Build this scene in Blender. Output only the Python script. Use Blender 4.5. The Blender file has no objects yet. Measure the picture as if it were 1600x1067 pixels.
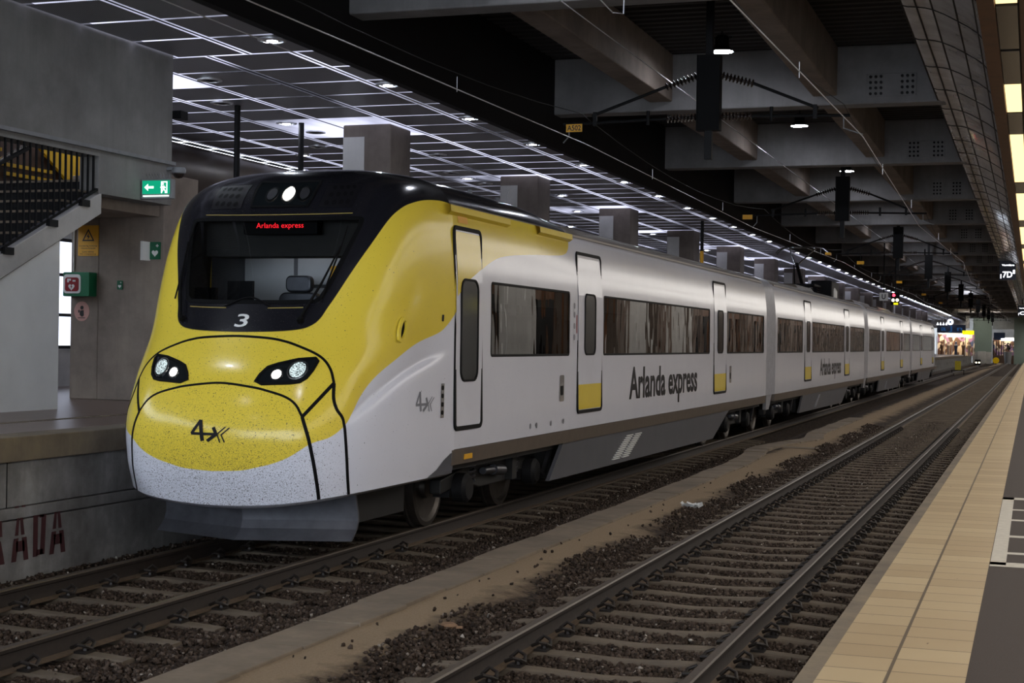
import bpy, bmesh, math, random
import numpy as np
from mathutils import Vector, Matrix
random.seed(7); rng = np.random.default_rng(7)
SC = bpy.context.scene
COL = SC.collection
PI = math.pi

# ------------------------------------------------------------------ helpers
def lin(h):
    h = h.lstrip('#'); c = [int(h[i:i+2], 16)/255 for i in (0, 2, 4)]
    return tuple((x/12.92 if x <= .04045 else ((x+.055)/1.055)**2.4) for x in c) + (1,)

class NT:
    """small node-tree helper"""
    def __init__(s, m):
        m.use_nodes = True; s.t = m.node_tree; s.t.nodes.clear(); s.out = s.n('ShaderNodeOutputMaterial')
    def n(s, typ, **kw):
        x = s.t.nodes.new(typ)
        for k, v in kw.items():
            if k.startswith('i_'):
                x.inputs[k[2:].replace('_', ' ')].default_value = v
            else: setattr(x, k, v)
        return x
    def l(s, a, b): s.t.links.new(a, b)
    def coord(s): return s.n('ShaderNodeTexCoord').outputs['Object']
    def pos(s): return s.n('ShaderNodeNewGeometry').outputs['Position']
    def noise(s, vec, scale, detail=4, rough=.6):
        x = s.n('ShaderNodeTexNoise'); x.inputs['Scale'].default_value = scale; x.inputs['Detail'].default_value = detail; x.inputs['Roughness'].default_value = rough
        s.l(vec, x.inputs['Vector']); return x.outputs['Fac']
    def ramp(s, fac, stops, interp='LINEAR'):
        r = s.n('ShaderNodeValToRGB'); r.color_ramp.interpolation = interp
        e = r.color_ramp.elements
        while len(e) < len(stops): e.new(.5)
        for i, (p, c) in enumerate(stops):
            e[i].position = p; e[i].color = c if isinstance(c, tuple) else lin(c)
        s.l(fac, r.inputs['Fac']); return r.outputs['Color']
    def mix(s, fac, a, b, mode='MIX'):
        x = s.n('ShaderNodeMix', data_type='RGBA', blend_type=mode)
        for v, k in ((fac, 0), (a, 6), (b, 7)):
            if isinstance(v, (int, float, tuple)): x.inputs[k].default_value = v
            elif isinstance(v, str): x.inputs[k].default_value = lin(v)
            else: s.l(v, x.inputs[k])
        return x.outputs[2]
    def math(s, op, a, b=0.0, clamp=False):
        x = s.n('ShaderNodeMath', operation=op, use_clamp=clamp)
        for v, k in ((a, 0), (b, 1)):
            if isinstance(v, (int, float)): x.inputs[k].default_value = v
            else: s.l(v, x.inputs[k])
        return x.outputs[0]
    def sep(s, vec):
        x = s.n('ShaderNodeSeparateXYZ'); s.l(vec, x.inputs[0]); return x.outputs
    def scale(s, vec, v):
        x = s.n('ShaderNodeVectorMath', operation='MULTIPLY'); s.l(vec, x.inputs[0]); x.inputs[1].default_value = v; return x.outputs[0]
    def attr(s, name): return s.n('ShaderNodeAttribute', attribute_name=name).outputs['Fac']
    def bsdf(s, color, rough=.5, metal=0., spec=.5, coat=0., bump=None, bstr=.2, bdist=.01, emit=None, estr=0.):
        b = s.n('ShaderNodeBsdfPrincipled')
        for v, k in ((color, 'Base Color'), (rough, 'Roughness'), (metal, 'Metallic'), (spec, 'Specular IOR Level'), (coat, 'Coat Weight')):
            if isinstance(v, str): v = lin(v)
            if isinstance(v, (int, float, tuple)): b.inputs[k].default_value = v
            else: s.l(v, b.inputs[k])
        if coat: b.inputs['Coat Roughness'].default_value = .05
        if bump is not None:
            bm = s.n('ShaderNodeBump'); bm.inputs['Strength'].default_value = bstr; bm.inputs['Distance'].default_value = bdist
            s.l(bump, bm.inputs['Height']); s.l(bm.outputs[0], b.inputs['Normal'])
        if emit is not None:
            b.inputs['Emission Color'].default_value = lin(emit); b.inputs['Emission Strength'].default_value = estr
        s.l(b.outputs[0], s.out.inputs[0]); return b

MATS = {}
def simple(name, color, rough=.5, metal=0., var=.12, scale=6., spec=.5, coat=0., bstr=.0):
    m = bpy.data.materials.new(name); t = NT(m); c = lin(color)
    v = t.noise(t.coord(), scale, 5)
    lo = tuple(x*(1-var) for x in c[:3])+(1,); hi = tuple(min(1, x*(1+var)) for x in c[:3])+(1,)
    col = t.ramp(v, [(.3, lo), (.7, hi)])
    t.bsdf(col, rough, metal, spec, coat, bump=v if bstr else None, bstr=bstr)
    MATS[name] = m; return m
def emis(name, color, strength):
    m = bpy.data.materials.new(name); t = NT(m)
    e = t.n('ShaderNodeEmission'); e.inputs[0].default_value = lin(color); e.inputs[1].default_value = strength
    t.l(e.outputs[0], t.out.inputs[0]); MATS[name] = m; return m
def concrete(name, c1, c2, c3, scale=1.0, rough=.85, streak=True, bstr=.25):
    m = bpy.data.materials.new(name); t = NT(m); P = t.pos()
    a = t.noise(P, 1.1*scale, 6, .65); b = t.noise(P, 14*scale, 4, .7)
    base = t.ramp(a, [(.3, c1), (.52, c2), (.72, c3)])
    if streak:
        st = t.noise(t.scale(P, (3.2*scale, 3.2*scale, .22*scale)), 1.6, 6, .65)
        base = t.mix(t.math('MULTIPLY', t.ramp(st, [(.45, (0, 0, 0, 1)), (.75, (1, 1, 1, 1))]), .45), base, c1)
    base = t.mix(t.math('MULTIPLY', b, .22), base, c1)
    sp = t.noise(P, 60*scale, 2, .5)
    base = t.mix(t.ramp(sp, [(.70, (0, 0, 0, 1)), (.76, (.6, .6, .6, 1))]), base, c1)
    t.bsdf(base, rough, bump=b, bstr=bstr, bdist=.01); MATS[name] = m; return m

class MB:
    """collects shapes in world coordinates; build() links them as ONE mesh object whose origin is `at`"""
    def __init__(s): s.v = []; s.f = []; s.mi = []; s.m = 0
    def add(s, vs, fs):
        o = len(s.v); s.v += [tuple(map(float, p)) for p in vs]; s.f += [tuple(o+i for i in f) for f in fs]; s.mi += [s.m]*len(fs); return s
    def box(s, x0, x1, y0, y1, z0, z1):
        v = [(x, y, z) for x in (x0, x1) for y in (y0, y1) for z in (z0, z1)]
        return s.add(v, [(0, 1, 3, 2), (4, 6, 7, 5), (0, 4, 5, 1), (2, 3, 7, 6), (0, 2, 6, 4), (1, 5, 7, 3)])
    def bar(s, p, q, w, h, up=(0, 0, 1)):
        p, q = Vector(p), Vector(q); d = (q-p).normalized(); u = Vector(up)
        if abs(d.dot(u)) > .99: u = Vector((1, 0, 0))
        r = d.cross(u).normalized(); u = r.cross(d)
        v = [c+r*(w/2*a)+u*(h/2*b) for c in (p, q) for a, b in ((-1, -1), (1, -1), (1, 1), (-1, 1))]
        return s.add(v, [(3, 2, 1, 0), (4, 5, 6, 7), (0, 1, 5, 4), (1, 2, 6, 5), (2, 3, 7, 6), (3, 0, 4, 7)])
    def tube(s, pts, r, n=8, cap=True):
        pts = [Vector(p) for p in pts]; rs = r if isinstance(r, (list, tuple)) else [r]*len(pts); vs = []; fs = []
        d0 = (pts[1]-pts[0]).normalized(); u = Vector((0, 0, 1)) if abs(d0.z) < .9 else Vector((1, 0, 0))
        for i, p in enumerate(pts):
            d = (pts[min(i+1, len(pts)-1)]-pts[max(i-1, 0)]).normalized()
            a = d.cross(u)
            if a.length < 1e-5: a = d.cross(Vector((1, 0, 0)))
            a.normalize(); u = a.cross(d).normalized()
            vs += [p+(a*math.cos(2*PI*k/n)+u*math.sin(2*PI*k/n))*rs[i] for k in range(n)]
        for i in range(len(pts)-1):
            for k in range(n):
                fs.append((i*n+k, i*n+(k+1) % n, (i+1)*n+(k+1) % n, (i+1)*n+k))
        if cap: fs += [tuple(range(n-1, -1, -1)), tuple(range((len(pts)-1)*n, len(pts)*n))]
        return s.add(vs, fs)
    def cyl(s, p, q, r, n=16): return s.tube([p, q], r, n)
    def lathe(s, c, prof, n=24, axis=(0, 0, 1)):
        """prof: (radius, offset along axis)"""
        ax = Vector(axis).normalized(); a = ax.cross(Vector((0, 1, 0)) if abs(ax.y) < .9 else Vector((1, 0, 0))).normalized(); b = ax.cross(a); c = Vector(c)
        vs = [c+ax*t+(a*math.cos(2*PI*k/n)+b*math.sin(2*PI*k/n))*max(r, 1e-4) for r, t in prof for k in range(n)]
        fs = [(i*n+k, i*n+(k+1) % n, (i+1)*n+(k+1) % n, (i+1)*n+k) for i in range(len(prof)-1) for k in range(n)]
        return s.add(vs, fs)
    def prism(s, poly, d):
        """poly: planar 3D loop, extruded by vector d"""
        n = len(poly); d = Vector(d); a = [Vector(p) for p in poly]
        return s.add(a+[p+d for p in a], [tuple(range(n-1, -1, -1)), tuple(range(n, 2*n))]+[(i, (i+1) % n, n+(i+1) % n, n+i) for i in range(n)])
    def sweep(s, prof, y0, y1, ax='y'):
        """closed (x,z) profile swept along y, or (y,z) along x"""
        n = len(prof); f = (lambda p, t: (p[0], t, p[1])) if ax == 'y' else (lambda p, t: (t, p[0], p[1]))
        return s.add([f(p, y0) for p in prof]+[f(p, y1) for p in prof], [tuple(range(n-1, -1, -1)), tuple(range(n, 2*n))]+[(i, (i+1) % n, n+(i+1) % n, n+i) for i in range(n)])
    def sheet(s, G, flip=False, keep=None):
        a, b = len(G), len(G[0]); fs = []
        for i in range(a-1):
            for j in range(b-1):
                if keep is None or keep(i, j):
                    q = (i*b+j, i*b+j+1, (i+1)*b+j+1, (i+1)*b+j); fs.append(q[::-1] if flip else q)
        return s.add([p for r in G for p in r], fs)
    def build(s, name, mat, parent=None, at=None, smooth=False, bevel=0, ang=40, fix=True):
        if at is None: at = tuple(parent['at']) if parent is not None else (0, 0, 0)
        me = bpy.data.meshes.new(name)
        me.from_pydata([(p[0]-at[0], p[1]-at[1], p[2]-at[2]) for p in s.v], [], s.f)
        for m in (mat if isinstance(mat, (list, tuple)) else [mat]): me.materials.append(m)
        if len(me.materials) > 1: me.polygons.foreach_set('material_index', s.mi)
        if fix:
            b = bmesh.new(); b.from_mesh(me); bmesh.ops.recalc_face_normals(b, faces=b.faces); b.to_mesh(me); b.free()
        if smooth:
            me.shade_smooth(); me.set_sharp_from_angle(angle=math.radians(ang))
        o = bpy.data.objects.new(name, me); COL.objects.link(o)
        if parent is not None: o.parent = parent; o['at'] = list(at)
        else: o.location = at; o['at'] = list(at)
        if bevel:
            md = o.modifiers.new('Bevel', 'BEVEL'); md.width = bevel; md.segments = 2; md.limit_method = 'ANGLE'; md.angle_limit = math.radians(50)
        return o
def tag(o, label=None, cat=None, group=None, kind=None):
    for k, v in (('label', label), ('category', cat), ('group', group), ('kind', kind)):
        if v: o[k] = v
    return o
def empty(name, at):
    o = bpy.data.objects.new(name, None); COL.objects.link(o); o.location = at; o['at'] = list(at); o.empty_display_size = .2; return o
KIDS = {}
def copy_tree(o, loc=None, parent=None):
    c = o.copy(); COL.objects.link(c)
    if parent is not None: c.parent = parent
    if loc is not None: c.location = loc
    for ch in list(o.children): copy_tree(ch, None, c)
    return c
def fin():
    for o in bpy.data.objects:
        if 'at' in o: del o['at']

def text2d(s, embolden=0.0, res=3):
    """glyph outlines of the built-in font -> (verts 2D, faces), unit cap size"""
    cu = bpy.data.curves.new('t', 'FONT'); cu.body = s; cu.size = 1; cu.offset = embolden; cu.resolution_u = res; cu.fill_mode = 'FRONT'
    o = bpy.data.objects.new('t', cu); COL.objects.link(o)
    dg = bpy.context.evaluated_depsgraph_get(); dg.update()
    me = bpy.data.meshes.new_from_object(o.evaluated_get(dg))
    v = np.array([p.co[:2] for p in me.vertices]); f = [tuple(p.vertices) for p in me.polygons]
    bpy.data.objects.remove(o); bpy.data.meshes.remove(me); bpy.data.curves.remove(cu)
    return v, f
def put_text(mb, s, fn, x0, x1, y0, y1, embolden=0.01, keep_base=False):
    """fit the text into a box of 2D coordinates, mapped to 3D through fn(x, y)"""
    v, f = text2d(s, embolden)
    mn, mx = v.min(0), v.max(0)
    u = (v-mn)/(mx-mn)
    mb.add([fn(x0+(x1-x0)*a, y0+(y1-y0)*b) for a, b in u], f)
def fill2d(poly, cuts=0):
    """triangulated, subdivided fill of a closed 2D polygon -> verts, faces"""
    b = bmesh.new(); vs = [b.verts.new((p[0], p[1], 0)) for p in poly]; b.faces.new(vs)
    bmesh.ops.triangulate(b, faces=b.faces[:])
    for _ in range(cuts): bmesh.ops.subdivide_edges(b, edges=b.edges[:], cuts=1, use_grid_fill=True)
    b.verts.index_update()
    r = [(v.co.x, v.co.y) for v in b.verts], [tuple(v.index for v in f.verts) for f in b.faces]
    b.free(); return r
def rrect(x0, x1, y0, y1, r, n=5):
    P = []
    for cx, cy, a0 in ((x1-r, y1-r, 0), (x0+r, y1-r, 90), (x0+r, y0+r, 180), (x1-r, y0+r, 270)):
        P += [(cx+r*math.cos(math.radians(a0+90*k/n)), cy+r*math.sin(math.radians(a0+90*k/n))) for k in range(n+1)]
    return P
def sdist(P, poly, closed=True):
    """signed distance (positive inside) of points (n,2) to a polygon"""
    P = np.asarray(P, float); Q = np.asarray(poly, float); A = Q; B = np.roll(Q, -1, 0)
    d = np.full(len(P), 1e9); ins = np.zeros(len(P), bool)
    for a, b in zip(A, B):
        ab = b-a; t = np.clip(((P-a)@ab)/max(ab@ab, 1e-12), 0, 1); d = np.minimum(d, np.hypot(*(P-a-t[:, None]*ab).T))
        c = (a[1] > P[:, 1]) != (b[1] > P[:, 1])
        with np.errstate(divide='ignore', invalid='ignore'):
            ins ^= c & (P[:, 0] < (b[0]-a[0])*(P[:, 1]-a[1])/((b[1]-a[1]) or 1e-12)+a[0])
    return np.where(ins, d, -d)
def set_attr(o, name, vals):
    a = o.data.attributes.new(name, 'FLOAT', 'POINT'); a.data.foreach_set('value', np.asarray(vals, np.float32))
def curve2(pts, n=10):
    """Catmull-Rom through 2D points"""
    P = np.array(pts, float); out = _cr(P, np.linspace(0, 1, (len(P)-1)*n+1)); return [tuple(p) for p in out]

# ------------------------------------------------------------------ materials
concrete('conc_grey', '#5d5c5d', '#757577', '#868688')
concrete('conc_wall', '#6b6a67', '#838280', '#92908d', .8)
concrete('conc_pier', '#71665d', '#8f8378', '#a29486')
concrete('conc_column', '#544b45', '#6a6058', '#786d64')
concrete('conc_edge', '#594f43', '#736756', '#83765f', 1.4)
concrete('conc_front', '#55524f', '#7d7b79', '#a09e9b', 1.2)
concrete('conc_beam', '#6d6b6b', '#838181', '#929090', .7)
concrete('conc_girder', '#6b6058', '#84786e', '#968a80', .9)
concrete('conc_slab', '#64594c', '#7a6d5d', '#8a7c6a', 1.5)
concrete('conc_sleeper', '#4b4238', '#5e5346', '#6f6353', 2.0)
concrete('conc_pale', '#a4a29e', '#bab8b4', '#c6c4bf', .7)
simple('white_wall', '#dcdcd9', .7, var=.05, scale=2)
simple('asphalt', '#362b23', .85, var=.2, scale=90, bstr=.2)
simple('plat_floor', '#6f5e55', .35, var=.12, scale=5)
simple('black_paint', '#101012', .55, spec=.12)
simple('dark_steel', '#1f1f20', .5, .2, spec=.12)
simple('mid_steel', '#55555a', .4, .8)
simple('grey_paint', '#7b7d80', .45)
simple('rail_side', '#231a14', .75, var=.3, scale=20)
simple('rail_foot', '#554637', .8, var=.25, scale=20)
simple('clip_iron', '#2a2420', .5, .4, var=.2)
simple('rail_head', '#4d4339', .5, .3, var=.25, scale=30)
simple('fascia', '#1b1b1d', .6, var=.15, scale=1.5, spec=.12)
simple('deck', '#2c2a29', .7, var=.2, scale=2)
simple('bulkhead_brown', '#5a5047', .4, .2, var=.15, scale=2)
simple('canopy_brown', '#6b4526', .5, var=.2, scale=3)
simple('alu', '#e6e8ee', .32, .7, var=.04)
simple('chrome', '#d8dade', .15, 1.0, var=.02)
simple('sign_white', '#e4e4e2', .4, var=.02)
simple('sign_yellow', '#e0a412', .45, var=.04)
simple('sign_green', '#0c5a3c', .4, var=.05)
simple('aed_green', '#0f6a45', .35, var=.06)
simple('aed_red', '#8f1d25', .3, var=.08)
simple('pink', '#c99a90', .6, var=.03)
simple('ink', '#121012', .5, var=.02)
simple('ink_red', '#3d191b', .8, var=.25, scale=12)
simple('paint_white', '#b9b3a6', .7, var=.12, scale=14)
simple('yellow_wall', '#d7a90f', .5, var=.08, scale=2)
simple('rubber', '#0b0b0c', .6, spec=.12)
simple('porcelain', '#2b211d', .25)
simple('litter_white', '#cfd0ce', .6)
simple('litter_brown', '#7a5e46', .8)
simple('navy', '#10203c', .4, var=.03)
simple('far_green', '#7f8f86', .6, var=.06)
simple('brown_panel', '#5e3c22', .4, var=.25, scale=1.2)
simple('leaf', '#1d2a1a', .7, var=.3)
simple('wood_brown', '#4b3423', .6, var=.2)
emis('lamp_cool', '#eef2ff', 110.)
emis('lamp_down', '#eaf1ff', 260.)
emis('lamp_warm', '#ffdf9c', 1.9)
emis('lamp_platform', '#fff8f0', 3.4)  # glow of the added panels over the right platform
emis('exit_green', '#16bb8c', .8)
emis('lamp_concourse', '#fff6e8', 45.)  # glow of the fill lights added at the far end
def plenum_glow_mat():  # glow painted patchy, dimmer towards the near end
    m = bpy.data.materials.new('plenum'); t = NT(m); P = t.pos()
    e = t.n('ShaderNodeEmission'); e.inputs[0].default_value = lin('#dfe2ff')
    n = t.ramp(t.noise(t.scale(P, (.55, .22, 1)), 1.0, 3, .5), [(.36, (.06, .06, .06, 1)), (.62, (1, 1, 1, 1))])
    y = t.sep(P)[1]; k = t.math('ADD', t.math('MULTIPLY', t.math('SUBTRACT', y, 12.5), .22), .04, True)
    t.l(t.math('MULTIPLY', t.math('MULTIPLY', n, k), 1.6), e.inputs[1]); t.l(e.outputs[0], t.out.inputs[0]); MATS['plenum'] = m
plenum_glow_mat()
emis('exit_white', '#e6fff2', 2.6)
emis('window_day', '#dfe8ff', 2.2)
emis('sign_blue', '#24456e', .9)
emis('sign_lit', '#f4f6ff', 3.0)
emis('advert_screen', '#eef2ff', 1.6)
emis('sign_lit_yellow', '#f0e21a', 1.6)
emis('signal_red', '#ff2a3a', 9.)
emis('signal_white', '#fff0c8', 7.)
def shop_mat():
    m = bpy.data.materials.new('shop_goods'); t = NT(m); P = t.pos(); v = t.n('ShaderNodeTexVoronoi'); v.inputs['Scale'].default_value = 2.2; t.l(t.scale(P, (1, .2, .8)), v.inputs['Vector'])
    c = t.ramp(t.sep(v.outputs['Color'])[0], [(0, '#5b4030'), (.3, '#c9b59a'), (.5, '#8a6a88'), (.7, '#d8c9b4'), (.9, '#3a4a70')], 'CONSTANT'); t.bsdf(c, .7); MATS['shop_warm'] = m
shop_mat()
emis('shop_lamp', '#ffe6c4', 10.)
emis('marker_yellow', '#c9a21a', .35)
simple('olive_yellow', '#c2b020', .5)

def ground_mat():
    m = bpy.data.materials.new('ballast_ground'); t = NT(m); P = t.pos(); X = t.sep(P)[0]
    vo = t.n('ShaderNodeTexVoronoi'); vo.inputs['Scale'].default_value = 24; t.l(P, vo.inputs['Vector'])
    st = t.ramp(t.sep(vo.outputs['Color'])[0], [(0, '#17110d'), (.5, '#30261e'), (1, '#4a3d33')])
    n = t.noise(P, .9, 5, .6); fine = t.noise(P, 45, 3, .7)
    sand = t.mix(fine, '#77664f', '#a4917a'); sand = t.mix(t.math('MULTIPLY', n, .4), sand, '#7f6d57')
    # the sandy strip beside the duct slabs, ragged edges
    w = t.math('MULTIPLY', t.math('SUBTRACT', t.noise(P, 2.3, 5, .7), .5), .9)
    xe = t.math('ADD', X, w)
    k1 = t.math('SMOOTH_MIN', t.math('MULTIPLY', t.math('ADD', xe, 5.35), 6.0), 1.0)
    k2 = t.math('MULTIPLY', t.math('SUBTRACT', -4.32, xe), 3.0)
    k = t.math('MULTIPLY', t.math('ADD', t.math('MULTIPLY', t.math('ADD', xe, 5.3), 6), 0, True), t.math('ADD', k2, 0, True), True)
    col = t.mix(k, st, sand)
    hgt = t.mix(k, vo.outputs['Distance'], fine)
    t.bsdf(col, .9, spec=.2, bump=hgt, bstr=.7, bdist=.02); MATS['ground'] = m
ground_mat()
def stone_mat():
    m = bpy.data.materials.new('ballast_stone'); t = NT(m)
    r = t.n('ShaderNodeNewGeometry').outputs['Random Per Island']
    c = t.ramp(r, [(0, '#261d17'), (.35, '#35291f'), (.7, '#463930'), (.94, '#5d5046'), (.988, '#7d7268'), (1, '#b9b2a8')])
    c = t.mix(t.math('MULTIPLY', t.noise(t.pos(), 50, 2), .35), c, '#1a130f')
    t.bsdf(c, .85, spec=.25); MATS['stone'] = m
stone_mat()
def tile_mat():
    m = bpy.data.materials.new('platform_tiles'); t = NT(m); P = t.pos(); s = t.sep(P)
    jy = t.math('FRACT', t.math('DIVIDE', s[1], .33)); a = t.math('LESS_THAN', jy, .034)
    b = t.math('LESS_THAN', t.math('ABSOLUTE', t.math('ADD', s[0], t.math('ADD', .66, t.math('MULTIPLY', t.math('LESS_THAN', s[1], 9.0), -.0)))), .009)
    j = t.math('MAXIMUM', a, b)
    row = t.math('FLOOR', t.math('DIVIDE', s[1], .33)); wn = t.n('ShaderNodeTexWhiteNoise', noise_dimensions='1D'); t.l(t.math('ADD', row, t.math('MULTIPLY', t.math('LESS_THAN', s[0], -.66), 91.3)), wn.inputs['W'])
    c = t.ramp(wn.outputs['Value'], [(0, '#a8926f'), (1, '#bfab86')])
    c = t.mix(t.math('MULTIPLY', t.noise(P, 3, 5, .6), .35), c, '#937b58')
    sp = t.noise(t.scale(P, (16, 4, 1)), 1.5, 2); c = t.mix(t.ramp(sp, [(.74, (0, 0, 0, 1)), (.78, (.8, .8, .8, 1))]), c, '#5a452c')
    c = t.mix(t.math('MULTIPLY', j, .85), c, '#3c3022')
    t.bsdf(c, .5, bump=t.math('SUBTRACT', 1, j), bstr=.5, bdist=.004); MATS['tiles'] = m
tile_mat()
def panel_mat():
    """dark perforated ceiling panels"""
    m = bpy.data.materials.new('perforated_panel'); t = NT(m); s = t.sep(t.pos())
    f = 2*PI/.045
    d = t.math('MULTIPLY', t.math('SINE', t.math('MULTIPLY', t.math('ADD', s[0], s[1]), f*.7071)), t.math('SINE', t.math('MULTIPLY', t.math('SUBTRACT', s[0], s[1]), f*.7071)))
    h = t.math('GREATER_THAN', d, .25)
    c = t.mix(h, '#a2a2aa', '#2c2c30')
    t.bsdf(c, .38, .2, bump=h, bstr=-.3, bdist=.003); MATS['panel'] = m
panel_mat()
def glazed_tile_mat():
    m = bpy.data.materials.new('glazed_cladding'); t = NT(m); P = t.pos()
    c = t.ramp(t.noise(P, 1.3, 5, .6), [(.3, '#857f77'), (.7, '#a39d95')])
    t.bsdf(c, .25, .0, .6, .2, bump=t.noise(P, 3, 3), bstr=.05, bdist=.02); MATS['glazed'] = m
glazed_tile_mat()
def glass_mat(name, tint, fac_scale=1.0, rough=.0, wave=0.):
    m = bpy.data.materials.new(name); t = NT(m)
    tr = t.n('ShaderNodeBsdfTransparent'); tr.inputs[0].default_value = lin(tint)
    gl = t.n('ShaderNodeBsdfGlossy'); gl.inputs['Roughness'].default_value = rough
    if wave:
        bm = t.n('ShaderNodeBump'); bm.inputs['Strength'].default_value = wave; bm.inputs['Distance'].default_value = .05; t.l(t.noise(t.scale(t.pos(), (1, 1.6, .5)), 1.3, 2, .4), bm.inputs['Height']); t.l(bm.outputs[0], gl.inputs['Normal'])
    fr = t.n('ShaderNodeFresnel'); fr.inputs['IOR'].default_value = 1.5
    mx = t.n('ShaderNodeMixShader'); t.l(t.math('MULTIPLY', fr.outputs[0], fac_scale, True), mx.inputs[0]); t.l(tr.outputs[0], mx.inputs[1]); t.l(gl.outputs[0], mx.inputs[2])
    t.l(mx.outputs[0], t.out.inputs[0]); MATS[name] = m
glass_mat('glass_dark', '#59635c', 2.0, wave=.07); glass_mat('glass_cab', '#d5d9da', 1.0); glass_mat('glass_clear', '#e8eeee', 1.0)
M = MATS

# ------------------------------------------------------------------ the setting
Y0, Y1 = -14.0, 262.0
def struct(o, label=None): return tag(o, label, None, None, 'structure')
gz = lambda x: float(np.interp(x, [-9, -8.6, -5.75, -5.48, -5.0, -4.5, -4.1], [-.20, -.224, -.224, -.165, -.128, -.145, -.224]))
gx = sorted(set(list(np.linspace(-20, 10, 31))+[-8.6, -5.75, -5.48, -5.2, -5.0, -4.75, -4.5, -4.3, -4.1]))
b = MB(); G = [[(x, y, gz(x)) for x in gx] for y in np.linspace(Y0, Y1, 60)]
struct(b.sheet(G).build('ground', M['ground'], at=(-5, 10, -.215)), 'dark brown ballast bed with a sandy strip between the two tracks')

# left platform: high platform with coping slab, front wall with seams and painted letters
b = MB(); b.box(-17.4, -9.12, Y0, 250, -.4, 1.0)
PL = b.build('platform_left', M['conc_front'], at=(-13, 20, 0)); struct(PL, 'high concrete platform behind the train')
b = MB(); b.box(-17.3, -9.42, Y0, 250, 1.0, 1.16); b.build('paving', M['plat_floor'], PL)
b = MB(); b.box(-9.42, -9.02, Y0, 250, .93, 1.165); b.build('coping', M['conc_edge'], PL, bevel=.012)
b = MB(); b.box(-9.13, -9.08, Y0, 250, .50, .925).box(-9.13, -9.065, Y0, 250, .385, .49).box(-9.13, -9.07, Y0, 250, -.3, .37)
b.build('facing', M['conc_front'], PL, bevel=.006)
b = MB()
for y in np.arange(7.4, 60, 2.35): b.box(-9.1, -9.077, y, y+.012, .5, .925)
b.build('joint', M['black_paint'], PL)
b = MB()
for y in np.arange(Y0+.5, 60, .05):
    b.box(-10.62, -10.50, y, y+.028, 1.158, 1.166)
b.build('tactile_strip', M['conc_edge'], PL)
# the red stencilled letters on the facing (R partly outside the frame, A umlaut, D, A)
b = MB(); XW = -9.066
def wl(y0, z0, y1, z1, w0, w1=None):
    w1 = w1 or w0; b.add([(XW, y0, z0), (XW, y0+w0, z0), (XW, y1+w1, z1), (XW, y1, z1)], [(0, 1, 2, 3)])
def letter_a(y, dots=False):
    wl(y, -.02, y+.035, .20, .075); wl(y+.05, .225, y+.085, .43, .055, .035); wl(y+.19, -.02, y+.155, .20, .075); wl(y+.145, .225, y+.12, .43, .055, .04)
    wl(y+.075, .07, y+.07, .17, .13, .13)
    if dots: wl(y+.045, .46, y+.045, .505, .06); wl(y+.145, .46, y+.145, .505, .06)
wl(12.56, .37, 12.56, .43, .11); wl(12.56, -.0, 12.56, .055, .10)
letter_a(12.17, True); letter_a(12.76)
wl(12.50, -.01, 12.50, .43, .075); wl(12.61, 0, 12.63, .38, .075); wl(12.60, .36, 12.60, .43, .075, .05)
wl(11.85, -.02, 11.85, .43, .075); wl(11.95, .24, 11.96, .43, .085, .06); wl(11.94, .2, 12.0, -.02, .075, .075)
b.build('stencilled_letters', M['ink_red'], PL, fix=False)

# right platform
b = MB(); b.box(-1.06, 9.0, Y0, Y1, -.4, .49)
PR = b.build('platform_right', M['conc_edge'], at=(3, 20, 0)); struct(PR, 'low platform with tan edge tiles along the empty track')
b = MB(); b.sweep([(-1.10, .38), (-1.10, .47), (-1.08, .50), (-.985, .50), (-.985, .38)], Y0, Y1); b.build('coping', M['conc_edge'], PR)
b = MB(); b.box(-.985, -.29, Y0, Y1, .40, .502); b.build('edge_tiles', M['tiles'], PR)
b = MB(); b.box(-.29, 9.0, Y0, Y1, .40, .5); b.build('asphalt', M['asphalt'], PR)
b = MB(); zz = .503
for x0, x1, y0, y1 in ((-.285, -.17, 12.15, 17.7), (-.285, 1.1, 17.45, 17.7), (-.285, 1.1, 12.05, 12.3), (-.17, 1.1, 16.3, 16.42), (-.17, 1.1, 15.3, 15.44), (-.17, 1.1, 13.95, 14.1), (-.17, 1.1, 12.8, 12.93)):
    b.add([(x0, y0, zz), (x1, y0, zz), (x1, y1, zz), (x0, y1, zz)], [(0, 1, 2, 3)])
b.build('painted_marking', M['paint_white'], PR, fix=False)

# left side: stair enclosure wall with opening, lower white wall, landing, pier
b = MB(); b.prism([(-12.0, 3, 4.55), (-12.0, 17.87, 4.55), (-12.0, 17.87, 4.05), (-12.0, 19.72, 4.05), (-12.0, 19.72, 6.3), (-12.0, 3, 6.3)], (-.3, 0, 0))
WL = b.build('wall_stairs', M['conc_wall'], at=(-12, 14, 1.15)); struct(WL, 'grey concrete wall enclosing the stairs')
b = MB(); b.bar((-11.97, 3, 4.63), (-11.97, 19.75, 4.66), .05, .05); b.build('conduit', M['grey_paint'], WL)
b = MB(); b.box(-12.28, -12.03, 3, 17.08, 1.15, 4.0)
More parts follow.
